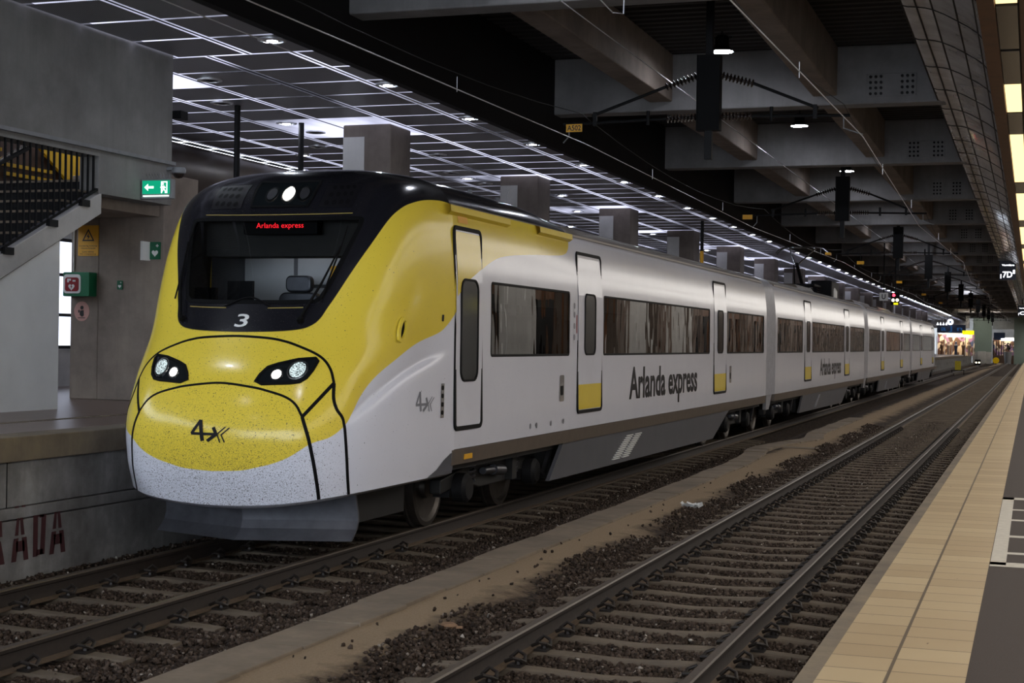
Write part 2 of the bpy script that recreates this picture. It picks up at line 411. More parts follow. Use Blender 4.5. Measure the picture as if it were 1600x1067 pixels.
# cut its top to the slope of the stringer: build as prism instead
b = MB(); b.prism([(-12.04, 3, 1.15), (-12.04, 17.08, 1.15), (-12.04, 17.08, 3.36), (-12.04, 12.6, 1.29), (-12.04, 3, 1.29)], (-.25, 0, 0))
struct(b.build('wall_white', M['white_wall'], at=(-12.1, 14, 1.15)), 'smooth white wall below the stair stringer')
b = MB(); b.box(-14.2, -12.3, 17.9, 19.9, 3.9, 4.06); b.build('landing', M['conc_pier'], WL)
b = MB(); b.box(-13.86, -13.37, 19.95, 20.9, 1.16, 4.55); b.m = 0; b.box(-13.36, -12.24, 19.93, 20.9, 1.16, 4.55)
PI_ = b.build('wall_pier', M['conc_pier'], at=(-13, 20.4, 1.16), bevel=.015); struct(PI_, 'brown concrete pier carrying the safety signs')

# side and back walls, closing the station
b = MB(); b.box(-17.6, -17.25, Y0, 250, -.3, 5.0); o = struct(b.build('wall_left', M['conc_pale'], at=(-17.4, 30, 0)), 'pale side wall behind the left platform')
b = MB(); prof = [(-17.3, 5.0)]+[(-17.25+.55*math.sin(a), 5.62-.62*math.cos(a)) for a in np.linspace(0, PI, 9)]+[(-17.6, 6.3)]
b.sweep(prof, 18, 250); b.build('bulkhead', M['bulkhead_brown'], o, smooth=True)
struct(b and MB().box(9.0, 9.3, Y0, Y1, -.3, 8.3).build('wall_right', M['brown_panel'], at=(9, 30, 0)), 'dark brown wall across the right platform')
b = MB()
for z0, z1, y0, y1 in ((1.9, 3.9, 24.2, 26.2),):
    b.box(-17.26, -17.22, y0, y1, z0, z1)
W1 = b.build('window_1', M['window_day'], at=(-17.24, 25.2, 2.9)); struct(W1, 'bright daylight window between white wall and pier')
b = MB()
for y in (24.2, 24.85, 25.5, 26.2): b.box(-17.23, -17.18, y-.03, y+.03, 1.9, 3.95)
for z in (1.9, 2.5, 3.25, 3.9): b.box(-17.23, -17.18, 24.2, 26.2, z-.03, z+.03)
b.build('window_frame', M['dark_steel'], W1)

# panelled ceiling above the left platform
ZC = 6.24
XS = [-9.68, -10.15, -11.51, -12.80, -14.13, -15.59, -16.89, -17.28]; XS0 = [-9.68, -10.83, -12.05]
near = [19.86-1.235*k for k in range(0, 28)][::-1]; far = [19.86+1.235*k for k in range(0, 186)]
colY = [27.4+9.2*k for k in range(18)]
b = MB()
def cells(xs, ys):
    for xa, xb in zip(xs[:-1], xs[1:]):
        for ya, yb in zip(ys[:-1], ys[1:]):
            x1, x0 = xa-.075, xb+.075
            if x1-x0 < .1: continue
            if x0 < -11.6 < x1+1.3 and x1 > -12.9 and any(ya < c+.55 and yb > c-.55 for c in colY): continue      # open around the columns
            if -14.2 < xb < -14.0 and 21.0 < ya < 21.2: continue
            b.box(x0, x1, ya+.04, yb-.04, ZC, ZC+.003)
cells(XS0, near); cells(XS, far)
CL = b.build('ceiling', M['panel'], at=(-13, 20, ZC), fix=False); struct(CL, 'dark perforated panel ceiling with bright gaps over the left platform')
b = MB()
for x in XS0: b.box(x-.018, x+.018, Y0, 19.86, ZC-.001, ZC+.004)
for x in XS[:-1]: b.box(x-.018, x+.018, 19.86, 250, ZC-.001, ZC+.004)
b.build('profile', M['dark_steel'], CL)
b = MB(); b.box(-17.3, -9.67, Y0, 250, ZC+.10, ZC+.16); b.build('backlight', M['plenum'], CL)  # glowing sheet stands in for the lit void above the panels
struct(MB().box(-9.66, -9.52, Y0, 250, 6.18, 8.1).build('wall_fascia', M['fascia'], at=(-9.6, 30, 6.2)), 'black fascia wall above the edge of the panelled ceiling')

# columns on the left platform
b = MB(); b.box(-12.62, -11.62, 26.9, 27.9, 1.16, ZC)
c0 = b.build('column', M['conc_column'], at=(-12.12, 27.4, 1.16), bevel=.03); struct(c0, 'brown concrete column on the left platform, nearest behind the cab roof')
b = MB(); b.box(-12.60, -12.16, 26.88, 26.9, 1.3, 6.0); b.build('facing_plate', M['conc_pale'], c0)
for k in range(1, 18): struct(copy_tree(c0, (-12.12, 27.4+9.2*k, 1.16)), 'concrete column on the left platform, one of the row behind the train')

# corrugated deck, cross beams, girders over the tracks
b = MB(); pr = []
for k in range(int((Y1-Y0)/.36)):
    y = Y0+.36*k; pr += [(y, 8.0), (y+.14, 8.0), (y+.18, 8.07), (y+.32, 8.07)]
b.sheet([[(x, y, z) for x in (-17.6, 9.3)] for y, z in pr]); b.box(-17.6, 9.3, Y0, Y1, 8.09, 8.3)
struct(b.build('ceiling_deck', M['deck'], at=(-5, 30, 8)), 'dark corrugated steel deck over the tracks')
YB = [20.7+10.15*k for k in range(-3, 24)]
b = MB(); b.prism([(-9.6, 20.45, 6.87), (-1.55, 20.45, 6.87), (-1.0, 20.45, 7.5), (-1.0, 20.45, 8.02), (-9.6, 20.45, 8.02)], (0, .5, 0))
BM0 = b.build('beam', M['conc_beam'], at=(-5.5, 20.7, 6.87), bevel=.03)
struct(BM0, 'grey concrete cross beam over the tracks')
b = MB()
for i, x0 in enumerate((-3.15,)):
    b.box(x0, x0+.95, 20.43, 20.455, 7.0, 7.45)
b.build('joint_plate', M['conc_beam'], BM0, bevel=.01)
b = MB()
for u in (.08, .18, .28, .68, .78, .88):
    for w in (.06, .17, .28, .39): b.lathe((-3.15+u, 20.43, 7.0+w), [(0, -.03), (.03, -.03), (.03, 0)], 6, (0, 1, 0))
b.build('bolt', M['dark_steel'], BM0)
for y in YB:
    if abs(y-20.7) > .1: copy_tree(BM0, (-5.5, y, 6.87))
for i, (x, lbl) in enumerate(((-7.25, 'left'), (-3.95, 'right'))):
    for y in YB[:-1]:
        b = MB(); b.prism([(x-.24, y+.25, 7.05), (x+.24, y+.25, 7.05), (x+.24, y+.25, 8.02), (x-.24, y+.25, 8.02)], (0, 9.65, 0))
        o = b.build('girder_beam', M['conc_girder'], at=(x, y+5, 7.0), bevel=.03); struct(o, 'brownish concrete girder between cross beams, '+lbl+' row over the tracks')

# glazed canopy soffit along the right platform
prof = [(-1.84, 7.2), (-1.80, 6.90), (-1.72, 6.875), (-1.6, 6.865), (-1.48, 6.845), (-1.38, 6.815), (-1.22, 6.74), (-1.04, 6.635), (-.90, 6.55), (-.77, 6.45), (-.70, 6.36), (-.68, 6.30)]
b = MB(); ys = list(np.arange(Y0, Y1, 2.4))
b.sheet([[(x, y, z) for x, z in prof] for y in ys])
CN = b.build('ceiling_soffit', M['glazed'], at=(-1.2, 30, 6.8), smooth=True, ang=60); struct(CN, 'curved glazed cladding of the canopy edge above the right platform')
b = MB()
for y in ys:
    for (xa, za), (xb, zb) in zip(prof[1:-1], prof[2:]): b.bar((xa, y, za-.004), (xb, y, zb-.004), .022, .012, (1, 0, .3))
for i in (1, 3, 5, 7, 9): b.bar((prof[i][0], Y0, prof[i][1]-.004), (prof[i][0], Y1, prof[i][1]-.004), .022, .012)
b.build('joint', M['black_paint'], CN)
b = MB(); b.box(-.70, -.50, Y0, Y1, 6.27, 6.6).box(-.21, 9.1, Y0, Y1, 6.27, 6.6).box(-.52, -.2, Y0, Y1, 6.40, 6.5)
struct(b.build('ceiling_canopy', M['canopy_brown'], at=(2, 30, 6.3)), 'brown canopy ceiling with a slot of light panels')

# far end: concourse wall, floor and pillar
b = MB(); b.box(-6.0, -1.2, 252, 253, 5.2, 8.0).box(-17.4, -9.0, 238, 239, 5.1, 8.0).box(-17.4, 9, 262, 262.4, -.3, 8.0)
struct(b.build('wall_far', M['conc_pale'], at=(-5, 250, 0)), 'pale wall at the far end of the hall')
b = MB(); b.box(-8.85, -6.05, 249, 250.2, 1.6, 7.0); b.m = 0
struct(b.build('pillar', M['far_green'], at=(-7.4, 250, -.2), bevel=.03), 'grey green pillar at the end of the tracks')
b = MB(); b.box(-8.85, -6.05, 248.7, 250.2, -.25, 1.6).box(-8.1, -6.9, 248.4, 249, -.2, 1.7)
struct(b.build('pillar_base', M['conc_pale'], at=(-7.4, 249.5, -.2), bevel=.03), 'pale base block of the far pillar')
struct(MB().box(-2.75, -1.2, 246, 250, -.2, 7).build('pillar', M['far_green'], at=(-2, 248, -.2)), 'dark pillar at the far end beside the right platform')

# ------------------------------------------------------------------ track work
XT, XR = -7.35, -2.80                       # track centres
def rail_prof(cx):
    h = [(-.07, -.172), (.07, -.172), (.07, -.160), (.020, -.148), (.010, -.130), (.010, -.048), (.034, -.036), (.037, -.012), (.028, 0), (-.028, 0), (-.037, -.012), (-.034, -.036), (-.010, -.048), (-.010, -.130), (-.020, -.148), (-.07, -.160)]
    return [(cx+x, z) for x, z in h]
for cx, nm, y1 in ((XR-.755, 'left rail of the empty track beside the right platform', 258), (XR+.755, 'right rail of the empty track, nearest the tan platform tiles', 258),
               (XT-.755, 'left rail under the train, nearest the platform wall', 240), (XT+.755, 'right rail under the train, nearest the duct slabs', 240)):
    b = MB(); b.sweep(rail_prof(cx), 4.5, y1)
    o = b.build('rail', [M['rail_side'], M['rail_head'], M['rail_foot']], at=(cx, 10, -.17), smooth=True, ang=35); tag(o, 'rusty steel '+nm, 'rail', 'rails')
    me = o.data
    for p in me.polygons:
        if p.normal.z > .4 and p.center.z > .14: p.material_index = 1
        elif p.center.z < .03: p.material_index = 2
    o.name = 'rail'
# crossing rails far away, ahead of the pillar
for x0, y0, x1, y1 in ((-6.3, 135, -3.85, 215),):
    b = MB(); b.bar((x0, y0, -.08), (x1, y1, -.08), .07, .17)
    tag(b.build('switch_rail', M['rail_head'], at=(x0, y0, -.1)), 'thin steel rail running across between the two tracks far away', 'rail')

def sleeper_proto(cx, y, name):
    n = 17; xs = np.linspace(-1.25, 1.25, n); G = []
    for x in xs:
        a = abs(x); zt = -.168 if a > .52 else -.168-.018*math.cos(PI/2*a/.52)**2
        if a > .95: zt = -.168-.02*(a-.95)/.3
        w = .066 if a < .5 else .08; wb = w+.02
        G.append([(cx+x, y-wb, -.26), (cx+x, y-w, zt-.012), (cx+x, y-w+.015, zt), (cx+x, y+w-.015, zt), (cx+x, y+w, zt-.012), (cx+x, y+wb, -.26)])
    b = MB(); b.sheet(G); b.add(G[0], [(5, 4, 3, 2, 1, 0)]); b.add(G[-1], [(0, 1, 2, 3, 4, 5)])
    return b.build(name, M['conc_sleeper'], at=(cx, y, -.2), smooth=True, ang=35)
def add_clips(o, cx, y):
    for r in (-.755, .755):
        for s_ in (-1, 1):
            x = cx+r+s_*.105; b = MB()
            k_ = 1.35; x += s_*.02
            pts = [(x-s_*.045, y-.055, -.135), (x, y-.06, -.118), (x+s_*.035, y-.045, -.125), (x+s_*.045, y, -.140), (x+s_*.03, y+.05, -.120), (x-s_*.01, y+.06, -.105), (x-s_*.05, y+.045, -.135)]
            pts = [(x+(p[0]-x)*k_, y+(p[1]-y)*k_, -.15+(p[2]+.15)*1.7) for p in pts]; b.tube(pts, .014, 7); b.box(min(x-s_*.05, x+s_*.05), max(x-s_*.05, x+s_*.05), y-.06, y+.06, -.17, -.150)
            b.lathe((x+s_*.012, y, -.165), [(.028, 0), (.028, .02), (.02, .045), (0, .047)], 8)
            b.build('rail_clip', M['clip_iron'], o, smooth=True)
def row(cx, ys, nclip, label, group):
    full = plain = None
    for i, y in enumerate(ys):
        if i < nclip:
            if full is None:
                o = full = sleeper_proto(cx, y, 'sleeper'); add_clips(o, cx, y)
            else: o = copy_tree(full, (cx, y, -.2))
        else:
            if plain is None: o = plain = sleeper_proto(cx, y, 'sleeper')
            else: o = copy_tree(plain, (cx, y, -.2))
        tag(o, label, 'sleeper', group)
row(XR, [10.32+.608*k for k in range(-6, 205)], 62, 'concrete sleeper of the empty track beside the right platform', 'sleepers of the empty track')
row(XT, [10.20+.655*k for k in range(-5, 42)], 14, 'concrete sleeper of the left track, under or just ahead of the train', 'sleepers of the left track')

# cable duct slabs between the tracks
b = MB(); b.box(-5.40, -4.98, 0, .955, -.24, -.105)
sl = None; y = 7.2; i = 0
wob = lambda y: -.32*math.exp(-((y-33.6)/2.6)**2)+.25*math.exp(-((y-37.5)/1.6)**2)-.06*max(0, min(1, (y-22)/6))
while y < 49:
    yc = y+.48; dx = wob(yc)
    if sl is None:
        b = MB(); b.box(-.225, .225, -.472, .472, 0, .075)
        o = sl = b.build('duct_slab', M['conc_slab'], at=(0, 0, 0), bevel=.008)
    else: o = copy_tree(sl)
    o.location = (-5.20+dx+.012*math.sin(i*2.1), yc, -.178+.006*math.sin(i*1.7)); o.rotation_euler = (.004*math.sin(i*3.3), .006*math.sin(i*1.3), -(wob(yc+.3)-wob(yc-.3))/.6+.008*math.sin(i*2.7))
    tag(o, 'flat concrete cable duct slab in the row between the two tracks', 'slab', 'cable duct slabs'); y += .96; i += 1
b = MB(); b.box(-5.2, -4.45, 34.0, 34.4, -.15, -.115); o = b.build('duct_cover', M['conc_slab'], at=(-4.8, 34.2, -.22)); tag(o, 'dark loose cover plate lying on the sand beside the duct slabs', 'cover')

# loose ballast stones: nobody could count them
def stones():
    rects = [(-9.02, -8.2, 6.5, 20, 700), (-8.0, -6.7, 6.5, 16.5, 1250), (-6.5, -5.43, 6.5, 34, 1250), (-4.55, -3.65, 7.2, 46, 1150), (-3.45, -2.15, 7.2, 50, 1100), (-1.95, -1.1, 7.2, 50, 1100), (-4.95, -4.5, 7.5, 30, 4)]
    base = np.array([(-1, -1, -1), (1, -1, -1), (1, 1, -1), (-1, 1, -1), (-1, -1, 1), (1, -1, 1), (1, 1, 1), (-1, 1, 1)], float)
    F = np.array([(3, 2, 1, 0), (4, 5, 6, 7), (0, 1, 5, 4), (1, 2, 6, 5), (2, 3, 7, 6), (3, 0, 4, 7)])
    V = []
    for x0, x1, y0, y1, dens in rects:
        n = int((x1-x0)*(y1-y0)*dens)
        u = rng.random((n, 2)); x = x0+(x1-x0)*u[:, 0]; yy = y0+(y1-y0)*u[:, 1]**1.25
        if x0 == -4.55: keep = rng.random(n) < np.clip((x+4.55+.2*np.sin(yy*1.3)+.1*np.sin(yy*3.7))/.55, .006, 1); x, yy = x[keep], yy[keep]; n = len(x)
        if x0 > -4.5 or x0 < -5:      # leave the sleepers clear
            p0, pit = (10.32, .608) if x0 > -4.5 else (10.20, .655)
            dy = (yy-p0+pit/2) % pit-pit/2; keep = (np.abs(dy) > .078) | (rng.random(n) < .03); x, yy = x[keep], yy[keep]; n = len(x)
        sz = rng.uniform(.008, .0195, n)
        v = base[None]*rng.uniform(.45, 1.0, (n, 8, 3))*sz[:, None, None]*np.array([1.15, 1, .8])
        q = rng.normal(size=(n, 4)); q /= np.linalg.norm(q, axis=1)[:, None]; w, a, b_, c = q.T
        R = np.stack([1-2*(b_*b_+c*c), 2*(a*b_-w*c), 2*(a*c+w*b_), 2*(a*b_+w*c), 1-2*(a*a+c*c), 2*(b_*c-w*a), 2*(a*c-w*b_), 2*(b_*c+w*a), 1-2*(a*a+b_*b_)], -1).reshape(n, 3, 3)
        v = np.einsum('nij,nkj->nki', R, v); v += np.stack([x, yy, np.array([gz(q) for q in x])+.006+rng.random(n)*.024], -1)[:, None]
        V.append(v)
    V = np.concatenate(V); n = len(V)
    me = bpy.data.meshes.new('ballast_stones'); me.vertices.add(n*8); me.vertices.foreach_set('co', (V.reshape(-1, 3)).astype(np.float32).ravel())
    fi = (F[None]+8*np.arange(n)[:, None, None]).reshape(-1, 4)
    me.loops.add(fi.size); me.loops.foreach_set('vertex_index', fi.ravel().astype(np.int32))
    me.polygons.add(len(fi)); me.polygons.foreach_set('loop_start', np.arange(0, fi.size, 4, dtype=np.int32))
    me.update(calc_edges=True); me.materials.append(M['stone'])
    o = bpy.data.objects.new('ballast_stones', me); COL.objects.link(o)
    tag(o, 'loose brown crushed stones covering the track beds', 'ballast', None, 'stuff'); print('stones', n)
stones()
# litter
b = MB()
for k in range(5):
    a = k*1.3; G = [[(-4.46+.07*math.cos(a)+.05*i*math.cos(a+j*.8), 21.0+.06*math.sin(a)+.05*i*math.sin(a+j*.8), -.16+.03*i+.02*((i*j+k) % 3)) for j in range(4)] for i in range(3)]
    b.sheet(G)
tag(b.build('crumpled_paper', M['litter_white'], at=(-4.46, 21, -.2)), 'crumpled white paper lying on the sand beside the empty track', 'litter')
b = MB(); b.lathe((-4.38, 11.45, -.17), [(0, 0), (.06, .005), (.075, .03), (.05, .05), (0, .045)], 9); b.bar((-4.33, 11.5, -.16), (-4.27, 11.4, -.14), .05, .02)
tag(b.build('crushed_cup', M['litter_brown'], at=(-4.38, 11.45, -.17), smooth=True), 'small crushed brown litter on the stones left of the empty track', 'litter')

# ------------------------------------------------------------------ stairs
ST = empty('staircase', (-13, 16, 1.16)); tag(ST, 'dark stairs behind black railing bars rising beside the grey wall', 'stairs')
b = MB(); sl_ = .459
b.prism([(-12.0, 11.4, 3.1-.459*4.4-.31), (-12.0, 17.95, 4.05-.27), (-12.0, 17.95, 4.07), (-12.0, 11.4, 3.1-.459*4.4)], (-.14, 0, 0)); b.build('stringer', M['conc_pale'], ST, bevel=.01)
b = MB(); b.prism([(-14.05, 11.4, .78), (-14.05, 17.95, 3.78), (-14.05, 17.95, 4.07), (-14.05, 11.4, 1.1)], (-.12, 0, 0)); b.build('stringer', M['conc_pale'], ST)
for k in range(16):
    y = 17.93-.315*k; z = 4.25-.165*k
    if z < 1.4: break
    xr = -12.16 if k else -12.32
    b = MB(); b.box(-13.95, xr, y, y+.36, z-.17, z-.03); b.m = 1; b.box(-13.95, xr, y-.02, y+.36, z-.03, z)
    b.build('step', [M['dark_steel'], M['conc_slab']], ST)
b = MB(); b.box(-13.95, -12.32, 18.3, 19.88, 4.08, 4.24); b.build('landing', M['dark_steel'], ST)
RL = empty('stair_railing', (-11.97, 16, 3)); tag(RL, 'black vertical bar railing filling the stair opening in the grey wall', 'railing')
zs_ = lambda y: 3.1+(y-15.8)*.459
b = MB(); b.bar((-12.02, 12.6, zs_(12.6)+.06), (-12.02, 17.85, zs_(17.85)+.06), .05, .035); b.build('bottom_rail', M['black_paint'], RL)
b = MB(); b.bar((-12.02, 13.5, zs_(13.5)+1.12), (-12.02, 16.35, zs_(16.35)+1.12), .05, .04); b.build('handrail', M['black_paint'], RL)
for y in np.arange(14.4, 17.8, .125):
    MB().box(-12.032, -12.008, y-.012, y+.012, zs_(y)+.05, 4.56).build('bar', M['black_paint'], RL)
for y in (15.95, 16.85, 17.55): MB().box(-12.03, -11.97, y-.09, y+.09, zs_(y)-.06, zs_(y)+.03).build('bracket', M['dark_steel'], RL)
o = MB().prism([(-14.0, 19.33, 4.90), (-14.0, 20.9, 4.95), (-14.0, 20.9, 4.35), (-14.0, 20.25, 4.35)], (-.05, 0, 0)).build('stair_balustrade', M['yellow_wall'], at=(-14.0, 20, 4.4)); tag(o, 'bright yellow balustrade panel behind the railing at the top of the stairs', 'balustrade')
o = MB().prism([(-14.1, 12.5, 1.4), (-14.1, 16.5, 3.2), (-14.1, 18, 3.9), (-14.1, 21, 3.9), (-14.1, 21, 5.6), (-14.1, 12.5, 5.6)], (-.1, 0, 0)).build('wall_stairwell', M['wood_brown'], at=(-14.1, 18, 3)); struct(o, 'dark brown wall on the far side of the stairs')
o = MB().bar((-13.85, 16.2, 3.62), (-13.85, 18.9, 4.92), .05, .04).build('handrail', M['chrome'], at=(-13.85, 17.5, 4.2)); tag(o, 'pale sloping handrail on the brown wall behind the stair bars', 'handrail')
o = MB().bar((-13.8, 16.0, 3.85), (-13.8, 18.6, 5.1), .07, .06).build('handrail', M['black_paint'], at=(-13.8, 17.5, 4.4)); tag(o, 'black sloping handrail just above the pale one behind the stair bars', 'handrail')
for k, (y, z) in enumerate(((18.2, 4.55), (18.6, 4.42), (17.6, 4.75))):
    o = MB().box(-14.08, -14.04, y, y+1.5-.3*k, z, z+.05).build('wall_batten', M['yellow_wall'], at=(-14.06, y, z)); tag(o, ['upper', 'lower', 'topmost'][k]+' thin yellow batten on the brown wall behind the stair bars', 'batten')
# ------------------------------------------------------------------ signs and devices on the pier
YP = 19.93
def plate(x0, x1, z0, z1, y=YP, d=.015, r=.01):
    return MB().prism([(x, y, z) for x, z in rrect(x0, x1, z0, z1, r, 3)], (0, -d, 0))
def front(y): return lambda x, z: (x, y, z)
y = YP-.0
o = plate(-13.73, -13.375, 3.33, 3.79, 19.95).build('warning_sign', M['sign_yellow'], at=(-13.55, 19.94, 3.56)); tag(o, 'yellow high voltage warning sign with black triangle on the pier', 'sign')
f = front(19.932); b = MB()
cx, cz = -13.55, 3.615; R0, R1 = .125, .088
for k in range(3):
    a0, a1 = PI/2+k*2*PI/3, PI/2+(k+1)*2*PI/3
    b.add([f(cx+R*math.cos(a), cz+R*math.sin(a)) for R, a in ((R0, a0), (R0, a1), (R1, a1), (R1, a0))], [(0, 1, 2, 3)])
b.add([f(cx+u, cz+v) for u, v in ((.008, .055), (-.028, -.0), (-.003, -.0), (-.012, -.05), (.026, .012), (.004, .012))], [(0, 1, 2, 3, 4, 5)])
b.build('warning_triangle', M['ink'], o, fix=False)
b = MB()
for k, (s_, w) in enumerate((('Livsfarlig ledning', .31), ('Tillträde förbjudet', .26), ('Live wires', .2), ('No trespassing', .28))):
    z = 3.49-.037*k-(.012 if k > 1 else 0); put_text(b, s_, f, cx-w/2, cx+w/2, z-.025, z)
b.build('lettering', M['ink'], o, fix=False)
# defibrillator cabinet
o = MB().prism([(x, 19.95, z) for x, z in rrect(-13.86, -13.40, 2.71, 3.075, .02)], (0, -.20, 0)).build('defibrillator_cabinet', M['aed_green'], at=(-13.63, 19.85, 2.7), bevel=.006); tag(o, 'green defibrillator cabinet with red window on the pier', 'cabinet')
f = front(19.744); b = MB(); b.prism([(x, 19.75, z) for x, z in rrect(-13.845, -13.545, 2.755, 3.04, .05)], (0, -.008, 0)); fr = b.build('window_frame', M['sign_white'], o)
b = MB(); b.prism([(x, 19.745, z) for x, z in rrect(-13.815, -13.575, 2.785, 2.995, .04)], (0, -.008, 0)); w = b.build('window', M['aed_red'], o)
def heart(b, f, cx, cz, s_):
    P = [(.5*16*math.sin(t)**3/16, .5*(13*math.cos(t)-5*math.cos(2*t)-2*math.cos(3*t)-math.cos(4*t))/16) for t in np.linspace(0, 2*PI, 33)[:-1]]
    b.add([f(cx+x*s_, cz+z*s_) for x, z in P], [tuple(range(32))])
b = MB(); heart(b, front(19.735), -13.70, 2.85, .11); b.box(-13.775, -13.745, 19.734, 19.736, 2.92, 2.975); b.box(-13.75, -13.71, 19.734, 19.736, 2.945, 2.975); b.box(-13.68, -13.63, 19.734, 19.736, 2.93, 2.955); b.build('heart_emblem', M['sign_white'], w, fix=False)
b = MB(); b.add([front(19.733)(-13.70+x, 2.855+z) for x, z in ((.008, .035), (-.02, -.002), (-.004, -.002), (-.01, -.04), (.02, .008), (.004, .008))], [(0, 1, 2, 3, 4, 5)]); b.build('bolt_symbol', M['aed_red'], w, fix=False)
# pink round sign
n = 28; b = MB(); b.prism([(-13.655+.135*math.cos(2*PI*k/n), 19.95, 2.49+.15*math.sin(2*PI*k/n)) for k in range(n)], (0, -.006, 0)); o = b.build('round_sign', M['pink'], at=(-13.655, 19.945, 2.49)); tag(o, 'round pale pink sticker with black figure below the green cabinet', 'sign')
f = front(19.941); b = MB()
b.add([f(-13.65+.03*math.cos(2*PI*k/12), 2.545+.03*math.sin(2*PI*k/12)) for k in range(12)], [tuple(range(12))])
b.add([f(x, z) for x, z in ((-13.68, 2.50), (-13.62, 2.51), (-13.615, 2.43), (-13.635, 2.41), (-13.66, 2.41), (-13.69, 2.44))], [(0, 1, 2, 3, 4, 5)])
b.add([f(x, z) for x, z in ((-13.715, 2.51), (-13.69, 2.51), (-13.69, 2.47), (-13.715, 2.47))], [(0, 1, 2, 3)])
put_text(b, 'Fri zon', f, -13.70, -13.61, 2.585, 2.61) if False else None
b.box(-13.72, -13.59, 19.9405, 19.9415, 2.385, 2.395); b.build('figure', M['ink'], o, fix=False)
# green heart signs
def green(x0, x1, z0, z1, label, side=False):
    y = 19.93; o = plate(x0, x1, z0, z1, y, .02).build('defibrillator_sign', M['sign_green'], at=((x0+x1)/2, y, (z0+z1)/2)); tag(o, label, 'sign')
    b = MB(); w = x1-x0; f = front(y-.0215); heart(b, f, (x0+x1)/2, z0+(z1-z0)*.36, w*.62)
    cx, cz, s_ = x0+w*.72, z0+(z1-z0)*.78, w*.13
    b.box(cx-s_, cx+s_, y-.0225, y-.021, cz-s_*.35, cz+s_*.35); b.box(cx-s_*.35, cx+s_*.35, y-.0225, y-.021, cz-s_, cz+s_); b.build('heart_emblem', M['sign_white'], o, fix=False)
    if side: b = MB(); b.box(x0-.035, x0, y-.22, y, z0-.02, z1+.0); b.build('flag_plate', M['sign_white'], o)
green(-12.465, -12.29, 3.27, 3.53, 'dark green heart sign high on the pier beside the train', True)
green(-13.02, -12.93, 2.82, 2.955, 'tiny green heart sticker in the middle of the pier')
# pier cable pipe
o = MB().cyl((-13.80, 19.93, 3.1), (-13.80, 19.93, 3.82), .012, 8).build('cable_pipe', M['sign_white'], at=(-13.8, 19.93, 3.1)); tag(o, 'thin white cable pipe running up from the green cabinet', 'pipe')
# emergency exit sign, a flag sign on the grey wall
YE = 18.9
def ex(x, z): return (x, YE-.011, z)
o = MB().box(-11.99, -11.49, YE, YE+.09, 4.07, 4.345).build('exit_sign', M['grey_paint'], at=(-11.75, YE, 4.1), bevel=.008); tag(o, 'lit green emergency exit sign with arrow and running figure', 'sign')
MB().box(-11.965, -11.525, YE-.008, YE, 4.135, 4.325).build('lit_panel', M['exit_green'], o)
b = MB()
b.add([ex(-11.93+x, 4.23+z) for x, z in ((0, 0), (.06, .05), (.06, .015), (.15, .015), (.15, -.015), (.06, -.015), (.06, -.05))], [tuple(range(7))])
b.add([ex(-11.66+x, 4.145+z) for x, z in ((0, 0), (0, .165), (.10, .165), (.10, 0), (.085, 0), (.085, .15), (.015, .15), (.015, 0))], [tuple(range(8))])
for p, q, w in (((.035, .105), (.04, .06), .03), ((.04, .06), (.005, .005), .014), ((.04, .06), (.07, .03), .014), ((.07, .03), (.07, 0), .014), ((.035, .1), (-.01, .08), .012), ((.035, .1), (.07, .075), .012)):
    b.bar(ex(-11.66+p[0], 4.145+p[1]), ex(-11.66+q[0], 4.145+q[1]), w, .002, (0, 1, 0))
b.add([ex(-11.63+.014*math.cos(2*PI*k/10), 4.275+.014*math.sin(2*PI*k/10)) for k in range(10)], [tuple(range(10))])
b.build('pictogram', M['exit_white'], o, fix=False)
MB().box(-11.95, -11.54, YE-.014, YE, 4.10, 4.115).build('lamp_strip', M['exit_white'], o)
b = MB()
for k in range(9): b.tube([(-11.93+.045*k, YE+.05, 4.34), (-11.915+.045*k, YE+.01, 4.43)], .003, 5).tube([(-11.915+.045*k, YE+.01, 4.43), (-11.90+.045*k, YE+.05, 4.34)], .003, 5)
b.build('bird_spikes', M['chrome'], o)
# dome camera and small camera
o = empty('dome_camera', (-11.82, 19.62, 4.49)); tag(o, 'grey dome security camera at the corner of the stair wall', 'camera')
b = MB(); b.lathe((-11.82, 19.62, 4.56), [(0, .03), (.09, .03), (.105, 0), (.10, -.05), (.085, -.06)], 20); b.box(-12.0, -11.84, 19.58, 19.66, 4.55, 4.60); b.build('housing', M['grey_paint'], o, smooth=True)
b = MB(); b.lathe((-11.82, 19.62, 4.50), [(.08, 0), (.075, -.03), (.05, -.06), (0, -.072)], 18); b.build('dome', M['porcelain'], o, smooth=True)
o = MB().box(-12.0, -11.86, 19.72, 19.92, 5.32, 5.44).cyl((-11.93, 19.92, 5.38), (-11.93, 19.96, 5.38), .045).build('security_camera', M['black_paint'], at=(-11.93, 19.8, 5.38)); tag(o, 'small black camera on the upper corner of the grey wall', 'camera')

